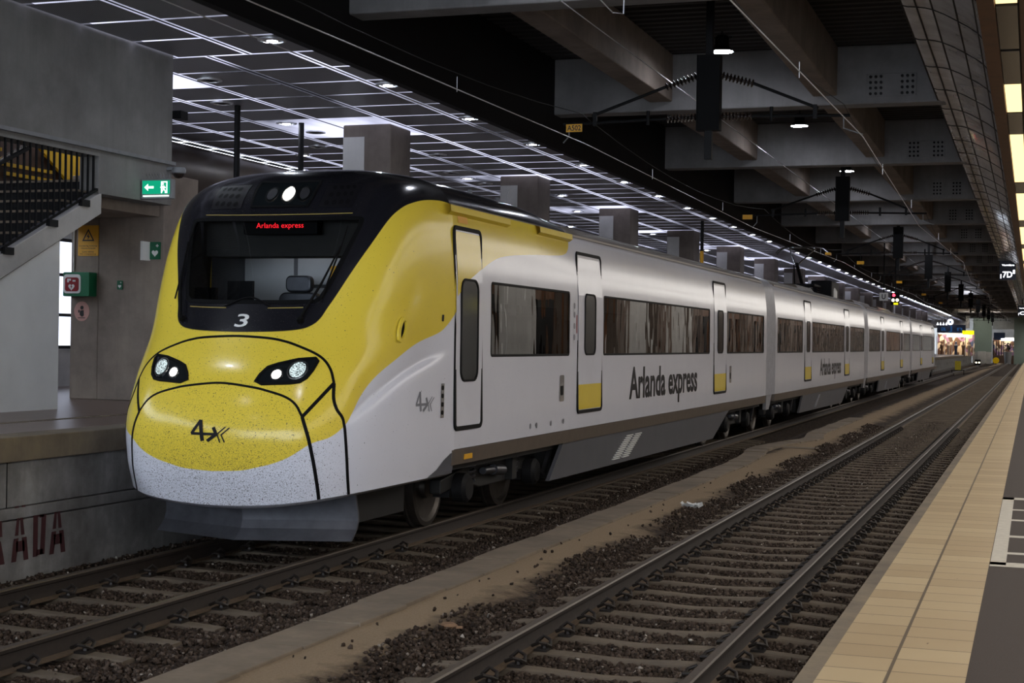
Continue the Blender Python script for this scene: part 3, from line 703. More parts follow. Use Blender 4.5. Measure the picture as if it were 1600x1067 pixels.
# ceiling lights in the panels
def downlight(x, y, lit):
    o = empty('ceiling_light', (x, y, ZC)) if lit else empty('ceiling_speaker', (x, y, ZC))
    b = MB(); b.lathe((x, y, ZC), [(.20, 0), (.20, -.022), (.155, -.03), (.15, -.006)], 28); b.build('rim', M['alu'], o, smooth=True)
    b = MB(); b.lathe((x, y, ZC), [(.155, -.010), (.075, -.026)], 24); b.build('reflector', M['alu'] if lit else M['dark_steel'], o, smooth=True)
    b = MB(); b.lathe((x, y, ZC), [(.075, -.026), (.05, -.034), (0, -.036)], 24); b.build('lens' if lit else 'grille', M['lamp_down'] if lit else M['dark_steel'], o, smooth=True)
    return o
d0 = downlight(-9.98, 18.95, True)
for k in [0]+list(range(-4, 0))+list(range(1, 49)):
    y = 18.95+3.775*k; o = d0 if k == 0 else copy_tree(d0, (-9.88, y, ZC))
    tag(o, 'round lit downlight in the row along the edge of the panelled ceiling', 'light', 'downlights along the ceiling edge')
for k, (x, y) in enumerate(((-13.54, 26.34), (-13.54, 36.27), (-13.5, 46), (-13.5, 56), (-13.5, 66), (-12.5, 41.0), (-15.5, 31), (-15.5, 41), (-15.5, 52), (-13.5, 20.2))):
    o = copy_tree(d0, (x, y, ZC)); tag(o, 'small lit downlight in the inner part of the panelled ceiling', 'light', 'inner downlights')
s0 = None
for x, y in ((-12.51, 21.66), (-13.51, 23.82), (-13.56, 27.64), (-14.52, 29.71), (-12.53, 31.64), (-13.51, 34.99), (-13.57, 37.64)):
    o = s0 = s0 or downlight(x, y, False)
    if (x, y) != (-12.51, 21.66): o = copy_tree(s0, (x, y, ZC))
    tag(o, 'unlit round ring fitting in the inner part of the panelled ceiling', 'ceiling fitting', 'unlit ring fittings')
# posts standing on the left platform
for x, y, r, lbl in ((-13.42, 24.22, .055, 'dark post up to the ceiling, nearest the exit sign'), (-13.28, 26.45, .055, 'dark post up to the ceiling, just left of the nearest column'), (-9.35, 45.0, .05, 'thin post with yellow band beyond the second column')):
    o = MB().cyl((x, y, 1.16), (x, y, ZC if x < -10 else 5.8), r, 14).build('post', M['dark_steel'], at=(x, y, 1.16), smooth=True); tag(o, lbl, 'post')
    if x > -10: MB().cyl((x, y, 4.5), (x, y, 4.9), .056, 14).build('band', M['sign_yellow'], o)
for y, lbl in ((31.2, 'grey post behind the cab roof, nearer of two'), (33.0, 'grey post behind the cab roof, farther of two')):
    o = MB().cyl((-11.6, y, 1.16), (-11.6, y, 5.4), .05, 12).build('post', M['grey_paint'], at=(-11.6, y, 1.16), smooth=True); tag(o, lbl, 'post')
o = empty('loudspeaker', (-12.3, 36.3, 5.8)); tag(o, 'white horn loudspeaker beside the second column behind the cab roof', 'loudspeaker')
MB().lathe((-12.3, 36.3, 5.8), [(.03, -.25), (.06, -.1), (.22, .12), (.23, .14)], 20, (.55, -.7, -.2)).build('horn', M['sign_white'], o, smooth=True)
MB().box(-12.6, -12.3, 36.4, 36.6, 5.7, 5.95).build('driver_box', M['sign_white'], o)
# ------------------------------------------------------------------ hall lamps
def bay_lamp(y):
    x, z = -5.6, 7.62; o = empty('pendant_hall_lamp', (x, y, z))
    b = MB(); b.lathe((x, y, z), [(0, .30), (.10, .30), (.13, .26), (.13, .10), (.21, .02), (.225, 0), (.215, -.005)], 24); b.build('housing', M['black_paint'], o, smooth=True)
    b = MB(); b.lathe((x, y, z), [(.212, -.004), (.15, -.012), (0, -.016)], 24); b.build('lens', M['lamp_cool'], o, smooth=True)
    b = MB(); b.cyl((x, y, z+.3), (x, y, 8.08), .015, 8); b.box(x-.02, x+.2, y-.02, y+.02, z+.24, z+.28); b.build('bracket', M['dark_steel'], o)
    return o
l0 = bay_lamp(28.5); names = {28.5: 'nearest round hall lamp, beside the catenary hanger', 38.6: 'second round hall lamp hanging above the train track', 48.9: 'third round hall lamp hanging above the train track', 59: 'fourth round hall lamp hanging above the train track'}
for y in (28.5, 38.6, 48.9, 59, -2, 8.3, 18.4, 69, 79, 89, 99, 109, 120, 131, 142, 153, 164, 175, 186, 197, 208):
    o = l0 if y == 28.5 else copy_tree(l0, (-5.6, y, 7.62))
    if y in names: tag(o, names[y], 'lamp', 'hall lamps')
    else: tag(o, 'small bright hall lamp in the row under the deck, far away' if y > 60 else 'hall lamp under the deck above the near track bed', 'lamp', 'hall lamps')
# canopy light panels
def lpanel(y, lit):
    x = -.37; o = empty('light_panel', (x, y, 6.33))
    MB().box(x-.13, x+.14, y-1.46, y+1.46, 6.36, 6.39).build('tray', M['dark_steel'], o)
    MB().box(x-.12, x+.13, y-1.42, y+1.42, 6.33, 6.36).build('diffuser', M['lamp_warm'] if lit else M['porcelain'], o)
    return o
pl = {True: None, False: None}
for n in range(-12, 62):
    y = 27.2+3.01*n; lit = not (n in (-1, -2, 1, 5, 9) or (n > 9 and n % 4 == 1))
    o = pl[lit] or lpanel(y, lit)
    if pl[lit]: o = copy_tree(pl[lit], (-.37, y, 6.33))
    else: pl[lit] = o
    tag(o, 'lit warm light panel in the slot of the right canopy' if lit else 'dark unlit light panel in the slot of the right canopy', 'light', 'lit canopy panels' if lit else 'unlit canopy panels')

# unseen fill panels added over the right platform to brighten the train's side
p0 = None
for x in (2.0, 4.4, 6.8):
    for k in range(52):
        y = -11+5.2*k
        if p0 is None:
            o = p0 = empty('ceiling_panel', (x, y, 6.24)); MB().box(x-.86, x+.86, y-2.4, y+2.4, 6.22, 6.265).build('tray', M['dark_steel'], o); MB().box(x-.8, x+.8, y-2.34, y+2.34, 6.20, 6.22).build('diffuser', M['lamp_platform'], o)
        else: o = copy_tree(p0, (x, y, 6.24))
        tag(o, 'wide luminous panel under the canopy ceiling over the right platform, out of the frame', 'light', 'platform ceiling panels')
# ------------------------------------------------------------------ overhead line
def insul(b, p, q, n=8, r=.055):
    p, q = Vector(p), Vector(q); d = q-p; L = d.length; pr = [(.02, 0)]
    for k in range(n): pr += [(.022, L*(k+.15)/n), (r, L*(k+.4)/n), (r*.9, L*(k+.55)/n), (.022, L*(k+.8)/n)]
    b.lathe(p, pr+[(.02, L)], 14, d)
def hanger(y):
    x = -5.07; o = empty('catenary_hanger', (x, y, 5.15))
    MB().box(x-.06, x+.06, y-.06, y+.06, 5.15, 8.0).build('post', M['dark_steel'], o, bevel=.008)
    b = MB(); b.box(x-.19, x+.19, y-.10, y-.08, 5.62, 6.85).box(x-.19, x-.17, y-.12, y+.1, 5.62, 6.85).box(x+.17, x+.19, y-.12, y+.1, 5.62, 6.85).box(x-.19, x+.19, y-.12, y+.1, 5.62, 5.645); b.build('carrier_plate', M['rubber'], o)
    for s_, xe in ((-1, -7.0), (1, -3.35)):
        b = MB(); b.tube([(x+s_*.72, y, 6.37), (xe+s_*.05, y, 5.93)], .026, 10); b.box(xe-.03, xe+.03, y-.03, y+.03, 5.76, 5.99); b.build('stay_tube', M['dark_steel'], o)
        b = MB(); insul(b, (x+s_*.2, y, 6.52), (x+s_*.74, y, 6.36), 9, .07); b.build('insulator', M['porcelain'], o, smooth=True)
        b = MB(); b.tube([(x+s_*.7, y, 5.84), (xe+s_*.55, y, 5.80)], .026, 10); b.cyl((x+s_*1.02, y, 5.75), (x+s_*1.02, y, 5.98), .03); b.build('bracket_tube', M['dark_steel'], o)
        b = MB(); insul(b, (x+s_*.2, y, 5.85), (x+s_*.72, y, 5.84), 9, .07); b.build('insulator', M['porcelain'], o, smooth=True)
        b = MB(); b.tube([(xe+s_*.45, y, 5.80), (xe+s_*.45, y, 5.60), (XT-.2 if s_ < 0 else XR+.2, y, 5.49)], .012, 8); b.build('steady_arm', M['grey_paint'], o)
    return o
h0 = hanger(24.8); nm = ['nearest black catenary hanger with ribbed insulators and two arms', 'second catenary hanger along the tracks, above the roof of the first car', 'third catenary hanger along the tracks', 'fourth catenary hanger along the tracks']
YH = [24.8+18.6*k for k in range(-1, 11)]
for k, y in enumerate(YH):
    o = h0 if k == 1 else copy_tree(h0, (-5.07, y, 5.15)); i = k-1
    tag(o, nm[i] if 0 <= i < 4 else 'catenary hanger farther along the tracks, past the fourth one', 'catenary', 'catenary hangers')
for cx, side in ((XT, 'train track'), (XR, 'empty track')):
    b = MB(); b.tube([(cx+(.2 if i % 2 else -.2), y, 5.46) for i, y in enumerate(YH)], .008, 6); tag(b.build('contact_wire', M['alu'], at=(cx, 24, 5.46)), 'thin straight contact wire above the '+side, 'wire')
    b = MB(); pts = []
    for y0, y1 in zip(YH[:-1], YH[1:]):
        for t in np.linspace(0, 1, 9)[:-1]: pts.append((cx+(.1 if cx == XT else -.1), y0+(y1-y0)*t, 5.98-.42*4*t*(1-t)*.9))
    b.tube(pts, .007, 6); o = b.build('messenger_wire', M['dark_steel'], at=(cx, 24, 5.9)); tag(o, 'sagging carrier wire above the contact wire of the '+side, 'wire')
    b = MB()
    for y0 in YH[:-1]:
        for t in (.3, .7): b.cyl((cx, y0+18.6*t, 5.46), (cx, y0+18.6*t, 5.98-.42*3.6*t*(1-t)), .005, 5)
    b.build('dropper', M['alu'], o)
for (x0, z0, x1, z1, lbl) in ((-5.9, 6.6, -5.9, 6.5, 'upper feeder wire between the two tracks'), (-9.3, 5.9, -9.3, 5.9, 'thin wire along the black fascia wall')):
    tag(MB().tube([(x0, Y0, z0), (x1, 200, z1)], .008, 6).build('feeder_wire', M['alu'], at=(x0, 20, z0)), lbl, 'wire')
# loop of cable hanging from the near beam
tag(MB().tube([(-5.75, 17.2, 7.5), (-5.65, 18.6, 6.9), (-5.45, 20.1, 6.6), (-5.35, 20.3, 6.62), (-5.33, 20.32, 7.6)], .009, 7).build('hanging_cable', M['alu'], at=(-5.4, 20, 7)), 'loose pale cable hanging in a loop beside the near cross beam', 'cable')
# number plates hung over the train track
for k, (y, s_) in enumerate(((24.8, 'A502'), (43.4, 'A504'), (62, 'A506'), (80.6, 'A508'), (99.2, 'A510'), (117.8, 'A512'))):
    x = -7.33 if k == 0 else -7.7 if k == 1 else -6.5; z = 5.72 if k == 0 else 5.75 if k == 1 else 5.45
    y -= .12; o = MB().box(x-.14, x+.14, y, y+.012, z-.065, z+.065).build('number_sign', M['sign_yellow'], at=(x, y, z)); tag(o, 'yellow number plate '+('reading A502 ' if k == 0 else '')+('nearest over the train track' if k == 0 else ['', 'second over the train track', 'third over the train track', 'fourth over the train track', 'fifth over the train track', 'sixth over the train track'][k]), 'sign', 'yellow number plates')
    if k == 0:
        b = MB(); put_text(b, s_, front(y-.002), x-.12, x+.12, z-.045, z+.045, .02); b.build('lettering', M['ink'], o, fix=False)
    MB().box(x-.01, x+.01, y, y+.01, z+.06, 5.82).build('strap', M['dark_steel'], o)

# ------------------------------------------------------------------ platform signs, signals, far end
def hang_sign(x, y, z0, z1, w, txt, label):
    o = MB().box(x-w/2, x+w/2, y, y+.12, z0, z1).build('platform_sign', M['navy'], at=(x, y, z0)); tag(o, label, 'sign')
    MB().box(x-w*.6, x+w*.6, y-.02, y+.14, z1, z1+.12).build('top_cover', M['grey_paint'], o)
    h = z1-z0; b = MB(); f = front(y-.004)
    put_text(b, txt[0], f, x-w*.36, x+w*.40, z0+h*.70, z0+h*.82, .02); put_text(b, txt[1], f, x-w*.3, x+w*.28, z0+h*.12, z0+h*.44, .02)
    b.build('lettering', M['sign_lit'], o, fix=False)
    b = MB(); b.add([f(x+a*w, z0+c*h) for a, c in ((-.44, .08), (-.38, .08), (-.38, .3), (-.44, .3))], [(0, 1, 2, 3)]).add([f(x+a*w, z0+c*h) for a, c in ((.32, .32), (.44, .32), (.44, .52), (.32, .52))], [(0, 1, 2, 3)])
    b.build('lit_field', M['sign_lit'], o, fix=False)
    MB().box(x-.03, x+.03, y+.03, y+.09, z1, 7.2).build('hanger', M['dark_steel'], o)
hang_sign(-1.3, 84, 5.72, 6.72, .82, ('Vagnläge', '7D'), 'dark blue lit sign reading 7D hanging under the right canopy')
hang_sign(-.95, 145, 5.1, 6.0, .75, ('Vagnläge', 'C'), 'farther dark blue lit sign reading C at the right edge')
o = MB().box(-9.0, -8.86, 99.9, 99.95, 5.1, 5.4).build('letter_sign', M['sign_white'], at=(-8.93, 99.9, 5.2)); 
bpy.data.objects.remove(o)
o = MB().box(-6.97, -6.57, 75, 75.05, 4.34, 4.72).build('letter_sign', M['sign_white'], at=(-6.77, 75, 4.5)); tag(o, 'small white square sign with black U beside the signal', 'sign')
b = MB(); put_text(b, 'U', front(74.99), -6.86, -6.68, 4.41, 4.65, .02); b.build('lettering', M['ink'], o, fix=False)
MB().box(-6.8, -6.74, 75.05, 75.1, 4.34, 8.0).build('hanger', M['dark_steel'], o)
o = MB().box(-6.44, -6.04, 75, 75.12, 4.15, 4.72).build('track_signal', M['black_paint'], at=(-6.24, 75, 4.4)); tag(o, 'track signal with one red and two pale lights above the train', 'signal')
MB().lathe((-6.30, 75, 4.60), [(.07, 0), (.05, .02), (0, .03)], 16, (0, -1, 0)).build('red_light', M['signal_red'], o)
for x in (-6.33, -6.14): MB().lathe((x, 75, 4.37), [(.07, 0), (.05, .02), (0, .03)], 16, (0, -1, 0)).build('pale_light', M['signal_white'], o)
MB().box(-6.3, -6.1, 74.97, 75, 4.15, 4.24).build('lit_plate', M['sign_lit_yellow'], o); MB().box(-6.26, -6.2, 75.05, 75.1, 4.7, 8.0).build('hanger', M['dark_steel'], o)
o = empty('track_marker', (-6.2, 140, -.2)); tag(o, 'small yellow marker on black legs between the tracks far away', 'marker')
MB().box(-6.45, -5.95, 140, 140.1, .2, 1.0).build('marker_board', M['olive_yellow'], o); b = MB(); b.bar((-6.75, 140, .2), (-5.65, 140, .2), .06, .06).bar((-6.7, 140, .2), (-6.7, 140, -.2), .06, .06).bar((-5.7, 140, .2), (-5.7, 140, -.2), .06, .06); b.build('stand', M['black_paint'], o)
o = empty('dwarf_signal', (-6.5, 200, -.2)); tag(o, 'low signal with two bright white lights near the end of the track', 'signal')
MB().box(-6.85, -6.15, 200, 200.3, .05, .75).build('housing', M['black_paint'], o); MB().box(-6.6, -6.4, 200, 200.2, -.22, .05).build('foot', M['grey_paint'], o)
for x in (-6.68, -6.32): MB().lathe((x, 200, .38), [(.10, 0), (.07, .03), (0, .04)], 14, (0, -1, 0)).build('white_light', M['signal_white'], o)
o = MB().lathe((-5.0, 231, .45), [(.0, -.05), (.42, -.05), (.45, 0), (.42, .05), (0, .05)], 20, (0, 1, 0)).build('stop_disc', M['marker_yellow'], at=(-5, 231, .4)); tag(o, 'round yellow disc low beside the far pillar', 'marker')
MB().box(-5.05, -4.95, 230.95, 231.05, -.2, .1).build('post', M['dark_steel'], o)
# shop front on the left platform at the far end
o = empty('shop_front', (-9.6, 200, 1.16)); tag(o, 'lit shop front with white strip light and dark sign at the far end', 'shop')
MB().box(-11.5, -7.0, 202.5, 202.6, 1.2, 4.0).build('back_wall', M['shop_warm'], o)
MB().box(-11.3, -7.2, 200.6, 202.4, 3.9, 3.95).build('ceiling_lamp', M['shop_lamp'], o)
MB().box(-11.46, -8.0, 200.2, 200.5, 4.05, 5.05).build('sign_board', M['navy'], o)
b = MB(); put_text(b, 'a J n', front(200.18), -11.0, -8.4, 4.1, 4.9, .02); b.build('lettering', M['sign_blue'], o, fix=False)
MB().box(-10.28, -7.58, 200, 200.2, 3.52, 3.82).build('strip_light', M['sign_lit'], o)
MB().box(-8.4, -7.0, 200.2, 200.5, 3.85, 4.35).build('yellow_sign', M['sign_lit_yellow'], o)
b = MB()
for x in (-11.45, -10.5, -9.6, -8.0, -7.05): b.box(x-.04, x+.04, 200, 200.1, 1.16, 3.6)
b.box(-11.5, -8.2, 199.95, 200.1, 1.16, 1.3); b.build('window_frame', M['sign_white'], o)
for x, c in ((-10.9, 'wood_brown'), (-10.1, 'conc_girder'), (-9.2, 'navy'), (-8.3, 'wood_brown'), (-7.6, 'conc_girder')):
    b = MB(); b.lathe((x, 201.5, 1.16), [(.0, 0), (.2, 0), (.16, .8), (.26, 1.3), (.12, 1.5), (.12, 1.62), (.13, 1.75), (0, 1.86)], 10); b.build('display_figure', M[c], o, smooth=True)
o = MB().lathe((-9.84, 199.8, 5.4), [(0, -.04), (.36, -.04), (.38, 0), (.36, .04), (0, .04)], 24, (0, 1, 0)).build('round_sign', M['sign_lit'], at=(-9.84, 199.8, 5.4)); tag(o, 'round white lit sign above the far shop', 'sign')
MB().lathe((-9.84, 199.74, 5.4), [(0, 0), (.14, 0)], 12, (0, 1, 0)).build('emblem', M['sign_blue'], o, fix=False); MB().box(-9.87, -9.81, 199.8, 199.86, 5.7, 6.2).build('hanger', M['dark_steel'], o)
for k, x in enumerate((-11.3, -10.95, -10.6, -10.25)):
    o = MB().lathe((x, 198.6, 5.0), [(0, .3), (.04, .3), (.12, 0), (.12, -.02), (0, -.02)], 12).build('pendant_lamp', M['sign_lit'], at=(x, 198.6, 5.0)); tag(o, 'small white pendant lamp in front of the far shop', 'lamp', 'pendant lamps at the far shop'); MB().cyl((x, 198.6, 5.3), (x, 198.6, ZC), .015, 6).build('cord', M['sign_white'], o)
o = empty('kiosk', (-4.3, 255, -.2)); tag(o, 'lit kiosk with blue fascia between the far pillars', 'kiosk')
MB().box(-6.0, -2.8, 256, 256.2, .9, 3.9).build('back_wall', M['shop_warm'], o); MB().box(-5.9, -2.9, 255.2, 255.9, 3.85, 3.9).build('ceiling_lamp', M['shop_lamp'], o); MB().box(-5.9, -4.2, 255, 255.3, 3.5, 4.7).build('sign_board', M['navy'], o); MB().box(-4.8, -2.8, 254.9, 255.2, 3.4, 3.8).build('strip_light', M['sign_lit'], o)
b = MB()
for x in (-5.95, -5.5, -5.1, -4.7, -4.4): b.box(x-.07, x+.07, 254.9, 255.1, .3, 3.4)
b.build('window_frame', M['black_paint'], o); MB().box(-6.0, -2.7, 254.5, 255.2, -.2, 1.1).build('counter', M['wood_brown'], o)
o = empty('potted_bush', (-3.6, 246, -.2)); tag(o, 'dark bush in a grey tub at the end of the platform', 'plant')
b = MB()
for k in range(40):
    a, c = rng.random()*2*PI, rng.random(); p = (-3.6+.55*math.cos(a)*c, 246+.5*math.sin(a)*c, 1.9+rng.random()*1.1); b.lathe(p, [(0, -.12), (.13, 0), (0, .12)], 5, (math.cos(a), math.sin(a), 1))
b.build('foliage', M['leaf'], o); MB().lathe((-3.6, 246, -.2), [(.45, 0), (.6, 1.9), (.5, 1.9), (0, 1.8)], 14).build('tub', M['grey_paint'], o)

# fill lights added to brighten the pillar and concourse at the far end
p0 = None
for x in (-10.5, -7.4, -4.2):
    for y in (212, 236, 246):
        if p0 is None:
            o = p0 = empty('ceiling_light', (x, y, 7.9)); MB().box(x-.6, x+.6, y-.6, y+.6, 7.9, 7.98).build('tray', M['grey_paint'], o); MB().box(x-.55, x+.55, y-.55, y+.55, 7.87, 7.9).build('lens', M['lamp_concourse'], o)
        else: o = copy_tree(p0, (x, y, 7.9))
        tag(o, 'square white ceiling light over the concourse at the far end', 'light', 'concourse lights')
# ------------------------------------------------------------------ the far side of the right platform (mirrored in the train's windows)
c0 = None
for k in range(9):
    y = 10+9.0*k
    if c0 is None: c0 = MB().box(6.2, 7.0, y-.45, y+.45, .5, 6.3).build('column', M['conc_pale'], at=(6.6, y, .5), bevel=.03); o = c0
    else: o = copy_tree(c0, (6.6, y, .5))
    struct(o, 'pale column on the right platform')

for k, y in enumerate((-5.5, 1.0, 7.0, 13.0, 24.0)):  # unseen lit panels, added to give the nose bright reflections
    o = MB().box(7.7, 7.9, y-.65, y+.65, .9, 2.9).build('advert_display', M['dark_steel'], at=(7.8, y, .5)); tag(o, 'upright lit advert display on the right platform, %s from the open end' % ['first', 'second', 'third', 'fourth', 'fifth'][k], 'display')
    MB().box(7.68, 7.70, y-.58, y+.58, 1.0, 2.8).build('screen', M['advert_screen'], o); MB().box(7.75, 7.85, y-.3, y+.3, .5, .9).build('foot', M['dark_steel'], o)
# lit signs and benches across the right platform
for k, (y, w, mt, lbl) in enumerate(((13.5, 2.2, 'sign_lit', 'long white lit sign'), (17.5, .5, 'sign_lit_yellow', 'yellow lit box'), (19.2, .5, 'sign_lit_yellow', 'second yellow lit box'), (27.0, 2.0, 'sign_lit', 'white lit sign farther along'), (29.5, 1.6, 'sign_lit_yellow', 'long yellow lit sign'), (47, .6, 'sign_lit_yellow', 'far yellow lit box'), (36, 3.0, 'sign_blue', 'blue lit sign'))):
    o = MB().box(5.3, 5.42, y-w/2, y+w/2, 3.3, 3.62).build('platform_sign', M[mt], at=(5.36, y, 3.4)); tag(o, lbl+' hanging over the right platform, seen only mirrored in the train', 'sign'); MB().box(5.34, 5.38, y-.03, y+.03, 3.62, 6.2).build('hanger', M['dark_steel'], o)
pr = random.Random(5)
y = -8.0; k = 0
while y < 235:
    w = pr.uniform(.35, 1.1)*(1 if y < 60 else 2.2); kind = k % 3
    m, h, nm = ((M['black_paint'], 4.2, 'wall_recess'), (M['white_wall'] if y < 60 else M['conc_column'], 5.2, 'wall_panel'), (M['wood_brown'], 4.8, 'wall_panel'))[kind]
    o = MB().box(8.4 if kind == 1 else 8.8, 8.99, y, y+w, .5, h).build(nm, m, at=(8.7, y, .5)); struct(o, ('dark doorway recess', 'pale pilaster', 'brown panel')[kind]+' on the wall across the right platform'); y += w+pr.uniform(.3, 1.3)*(1 if y < 60 else 2); k += 1
# ------------------------------------------------------------------ the train
def livery_mat():
    m = bpy.data.materials.new('livery'); t = NT(m); P = t.pos()
    w = t.mix(t.noise(P, 2.0, 3), '#d6d7e1', '#dedfe7')
    yel = t.mix(t.noise(P, 2.5, 3), '#e2c843', '#e9d04b')
    step = lambda nm: t.math('ADD', t.math('MULTIPLY', t.attr(nm), 400.0), .5, True)
    c = t.mix(step('paint_yellow'), w, yel)
    c = t.mix(step('paint_roof'), c, '#5d554c')
    c = t.mix(step('paint_black'), c, '#1a1a1f')
    # dried specks of dirt thrown up at the front
    v1 = t.n('ShaderNodeTexVoronoi'); v1.inputs['Scale'].default_value = 75; t.l(P, v1.inputs['Vector'])
    r = t.sep(v1.outputs['Color']); d = t.attr('dirt')
    sp = t.math('MULTIPLY', t.math('LESS_THAN', r[0], d), t.math('LESS_THAN', v1.outputs['Distance'], t.math('MULTIPLY', r[1], .42)))
    v2 = t.n('ShaderNodeTexVoronoi'); v2.inputs['Scale'].default_value = 150; t.l(P, v2.inputs['Vector'])
    r2 = t.sep(v2.outputs['Color']); sp2 = t.math('MULTIPLY', t.math('LESS_THAN', r2[0], d), t.math('LESS_THAN', v2.outputs['Distance'], .35))
    sp = t.math('MULTIPLY', t.math('MAXIMUM', sp, sp2), .9)
    c = t.mix(sp, c, '#2a241c')
    rf = t.math('MULTIPLY', step('paint_roof'), t.math('SUBTRACT', 1, step('paint_black')))
    b_ = t.bsdf(c, t.math('ADD', t.math('ADD', .19, t.math('MULTIPLY', sp, .4)), t.math('MULTIPLY', rf, .35)), 0., .38, .08, bump=t.noise(t.scale(P, (1, 1.3, .6)), 1.1, 2, .4), bstr=.06, bdist=.05); MATS['livery'] = m
livery_mat()
simple('white_panel', '#dadbe4', .2, spec=.38, coat=.08, var=.03, scale=2)
simple('yellow_panel', '#e5cb46', .2, spec=.38, coat=.08, var=.03, scale=2)
simple('sill_brown', '#6a5f55', .4, .3, var=.1)
simple('skirt_grey', '#5f6066', .38, .2, var=.08, scale=3)
simple('plough_grey', '#5b5c62', .45, .35, var=.25, scale=5)
simple('gangway_grey', '#a3a4ab', .4, .2)
simple('bogie_black', '#141312', .6, .1, var=.3)
simple('wheel_steel', '#5a5550', .4, .8, var=.2)
simple('seat_brown', '#5b4433', .8, var=.1)
simple('interior', '#8f8a80', .7, var=.05)
simple('interior_dark', '#2c2a28', .8)
simple('trim_gold', '#a08a48', .5)
emis('cab_lamp', '#f2f6ff', 4.5)  # glow added inside the cab
simple('cab_panel', '#b4b4b6', .6, var=.04)
simple('cab_wall', '#5f5f63', .6, var=.05)
simple('lens_dark', '#23282b', .1, .5)
simple('mark_grey', '#74757d', .5)
simple('mark_dark', '#161519', .45, spec=.15)
emis('head_lamp', '#fff6ea', 9.)
def soft_lamp():
    m = bpy.data.materials.new('head_lamp_soft'); t = NT(m); e = t.n('ShaderNodeEmission'); e.inputs[0].default_value = lin('#dceff2')
    n = t.ramp(t.noise(t.pos(), 75, 3, .7), [(.40, (.05, .05, .05, 1)), (.62, (1, 1, 1, 1))]); t.l(t.math('MULTIPLY', n, 1.5), e.inputs[1]); t.l(e.outputs[0], t.out.inputs[0]); MATS['head_lamp_soft'] = m
soft_lamp()
emis('led_red', '#ff2430', 2.)
emis('cove_light', '#ffeccb', 1.2)
TR = empty('train', (XT, 14.0, 0)); tag(TR, 'yellow and white four car express train with black windscreen mask standing at the left platform', 'train')

# --- nose surface ------------------------------------------------
# control net of the cab nose, right half: rows from the bottom lip to the roof ridge.
# centre (Y, z); side end (half width, z) at NY; plan shape v over u
NY=15.30
UU=np.array([0,.30,.55,.72,.83,.90,.955,1.0])
_lo=np.array([0,.010,.042,.12,.235,.40,.63,1.0])
_mi=np.array([0,.012,.07,.155,.26,.39,.61,1.0])
_wi=np.array([0,.008,.035,.09,.18,.32,.56,1.0])
_ro=np.array([0,.02,.09,.20,.34,.50,.72,1.0])
ROWS=[ # Yc, zc, W, zs, plan
 (12.96,.53,1.50,.72,_lo),(12.87,.88,1.525,.97,_lo),(12.85,1.28,1.53,1.34,_lo),(13.02,1.72,1.53,1.78,_mi*.6+_lo*.4),
 (13.30,2.12,1.53,2.18,_mi),(13.58,2.52,1.53,2.60,_mi*.5+_wi*.5),(13.84,2.95,1.51,3.02,_wi),(14.06,3.31,1.475,3.40,_wi),
 (14.24,3.57,1.41,3.64,_wi*.8+_ro*.2),(14.44,3.76,1.22,3.81,_wi*.4+_ro*.6),(14.74,3.90,.80,3.92,_ro),(15.26,3.98,.02,3.98,_ro)]
def _net():
    G=np.zeros((len(ROWS),len(UU),3))
    for j,(yc,zc,w,zs,pl) in enumerate(ROWS):
        t=np.sqrt(pl)
        G[j,:,0]=UU*w; G[j,:,1]=yc+pl*(NY-yc); G[j,:,2]=zc+(zs-zc)*UU**2
    return G
NET=_net()
def _cr(P,t,mirror0=False):
    """Catmull-Rom along axis 0 at t in [0,1]; P (n,...) -> (len(t),...)"""
    n=len(P); s=np.clip(np.asarray(t,float),0,1)*(n-1); i=np.minimum(s.astype(int),n-2); f=s-i
    a=2*P[0]-P[1]
    if mirror0: a=P[1].copy(); a[...,0]*=-1
    Q=np.concatenate([a[None],P,(2*P[-1]-P[-2])[None]])
    f=f.reshape((-1,)+(1,)*(P.ndim-1)); p0,p1,p2,p3=Q[i],Q[i+1],Q[i+2],Q[i+3]
    return .5*(2*p1+(p2-p0)*f+(2*p0-5*p1+4*p2-p3)*f**2+(3*p1-p0-3*p2+p3)*f**3)
def nose_grid(a,b):
    """a 1d in [0,1] centre to side, b 1d in [0,1] bottom to ridge -> (len b, len a, 3) local: d, Y, z"""
    R=_cr(NET,b)                       # (nb, nu, 3)
    R=np.moveaxis(R,1,0)               # (nu, nb, 3)
    S=_cr(R,a,True)                    # (na, nb, 3)
    S=np.moveaxis(S,1,0).copy()
    a=np.asarray(a,float)[None,:]; b=np.asarray(b,float)[:,None]      # shoulder crease running up from the headlamp corner to the cab door
    br=.188+(a-.5)*.30; ss=lambda x:np.clip(x,0,1)**2*(3-2*np.clip(x,0,1))
    w=ss((a-.46)/.16)*ss((1.0-a)/.12); q=b-br
    S[...,0]-=.055*w*np.where(q>0,np.exp(-q/.075),np.exp(q/.010))
    return S
def nose_pt(a,b):
    """pairs -> (n,3) world; a signed"""
    a=np.asarray(a,float); b=np.asarray(b,float); out=np.zeros((len(a),3))
    for k in range(len(a)):
        p=nose_grid([abs(a[k])],[b[k]])[0,0]; out[k]=(-7.35+np.sign(a[k])*p[0],p[1],p[2])
    return out

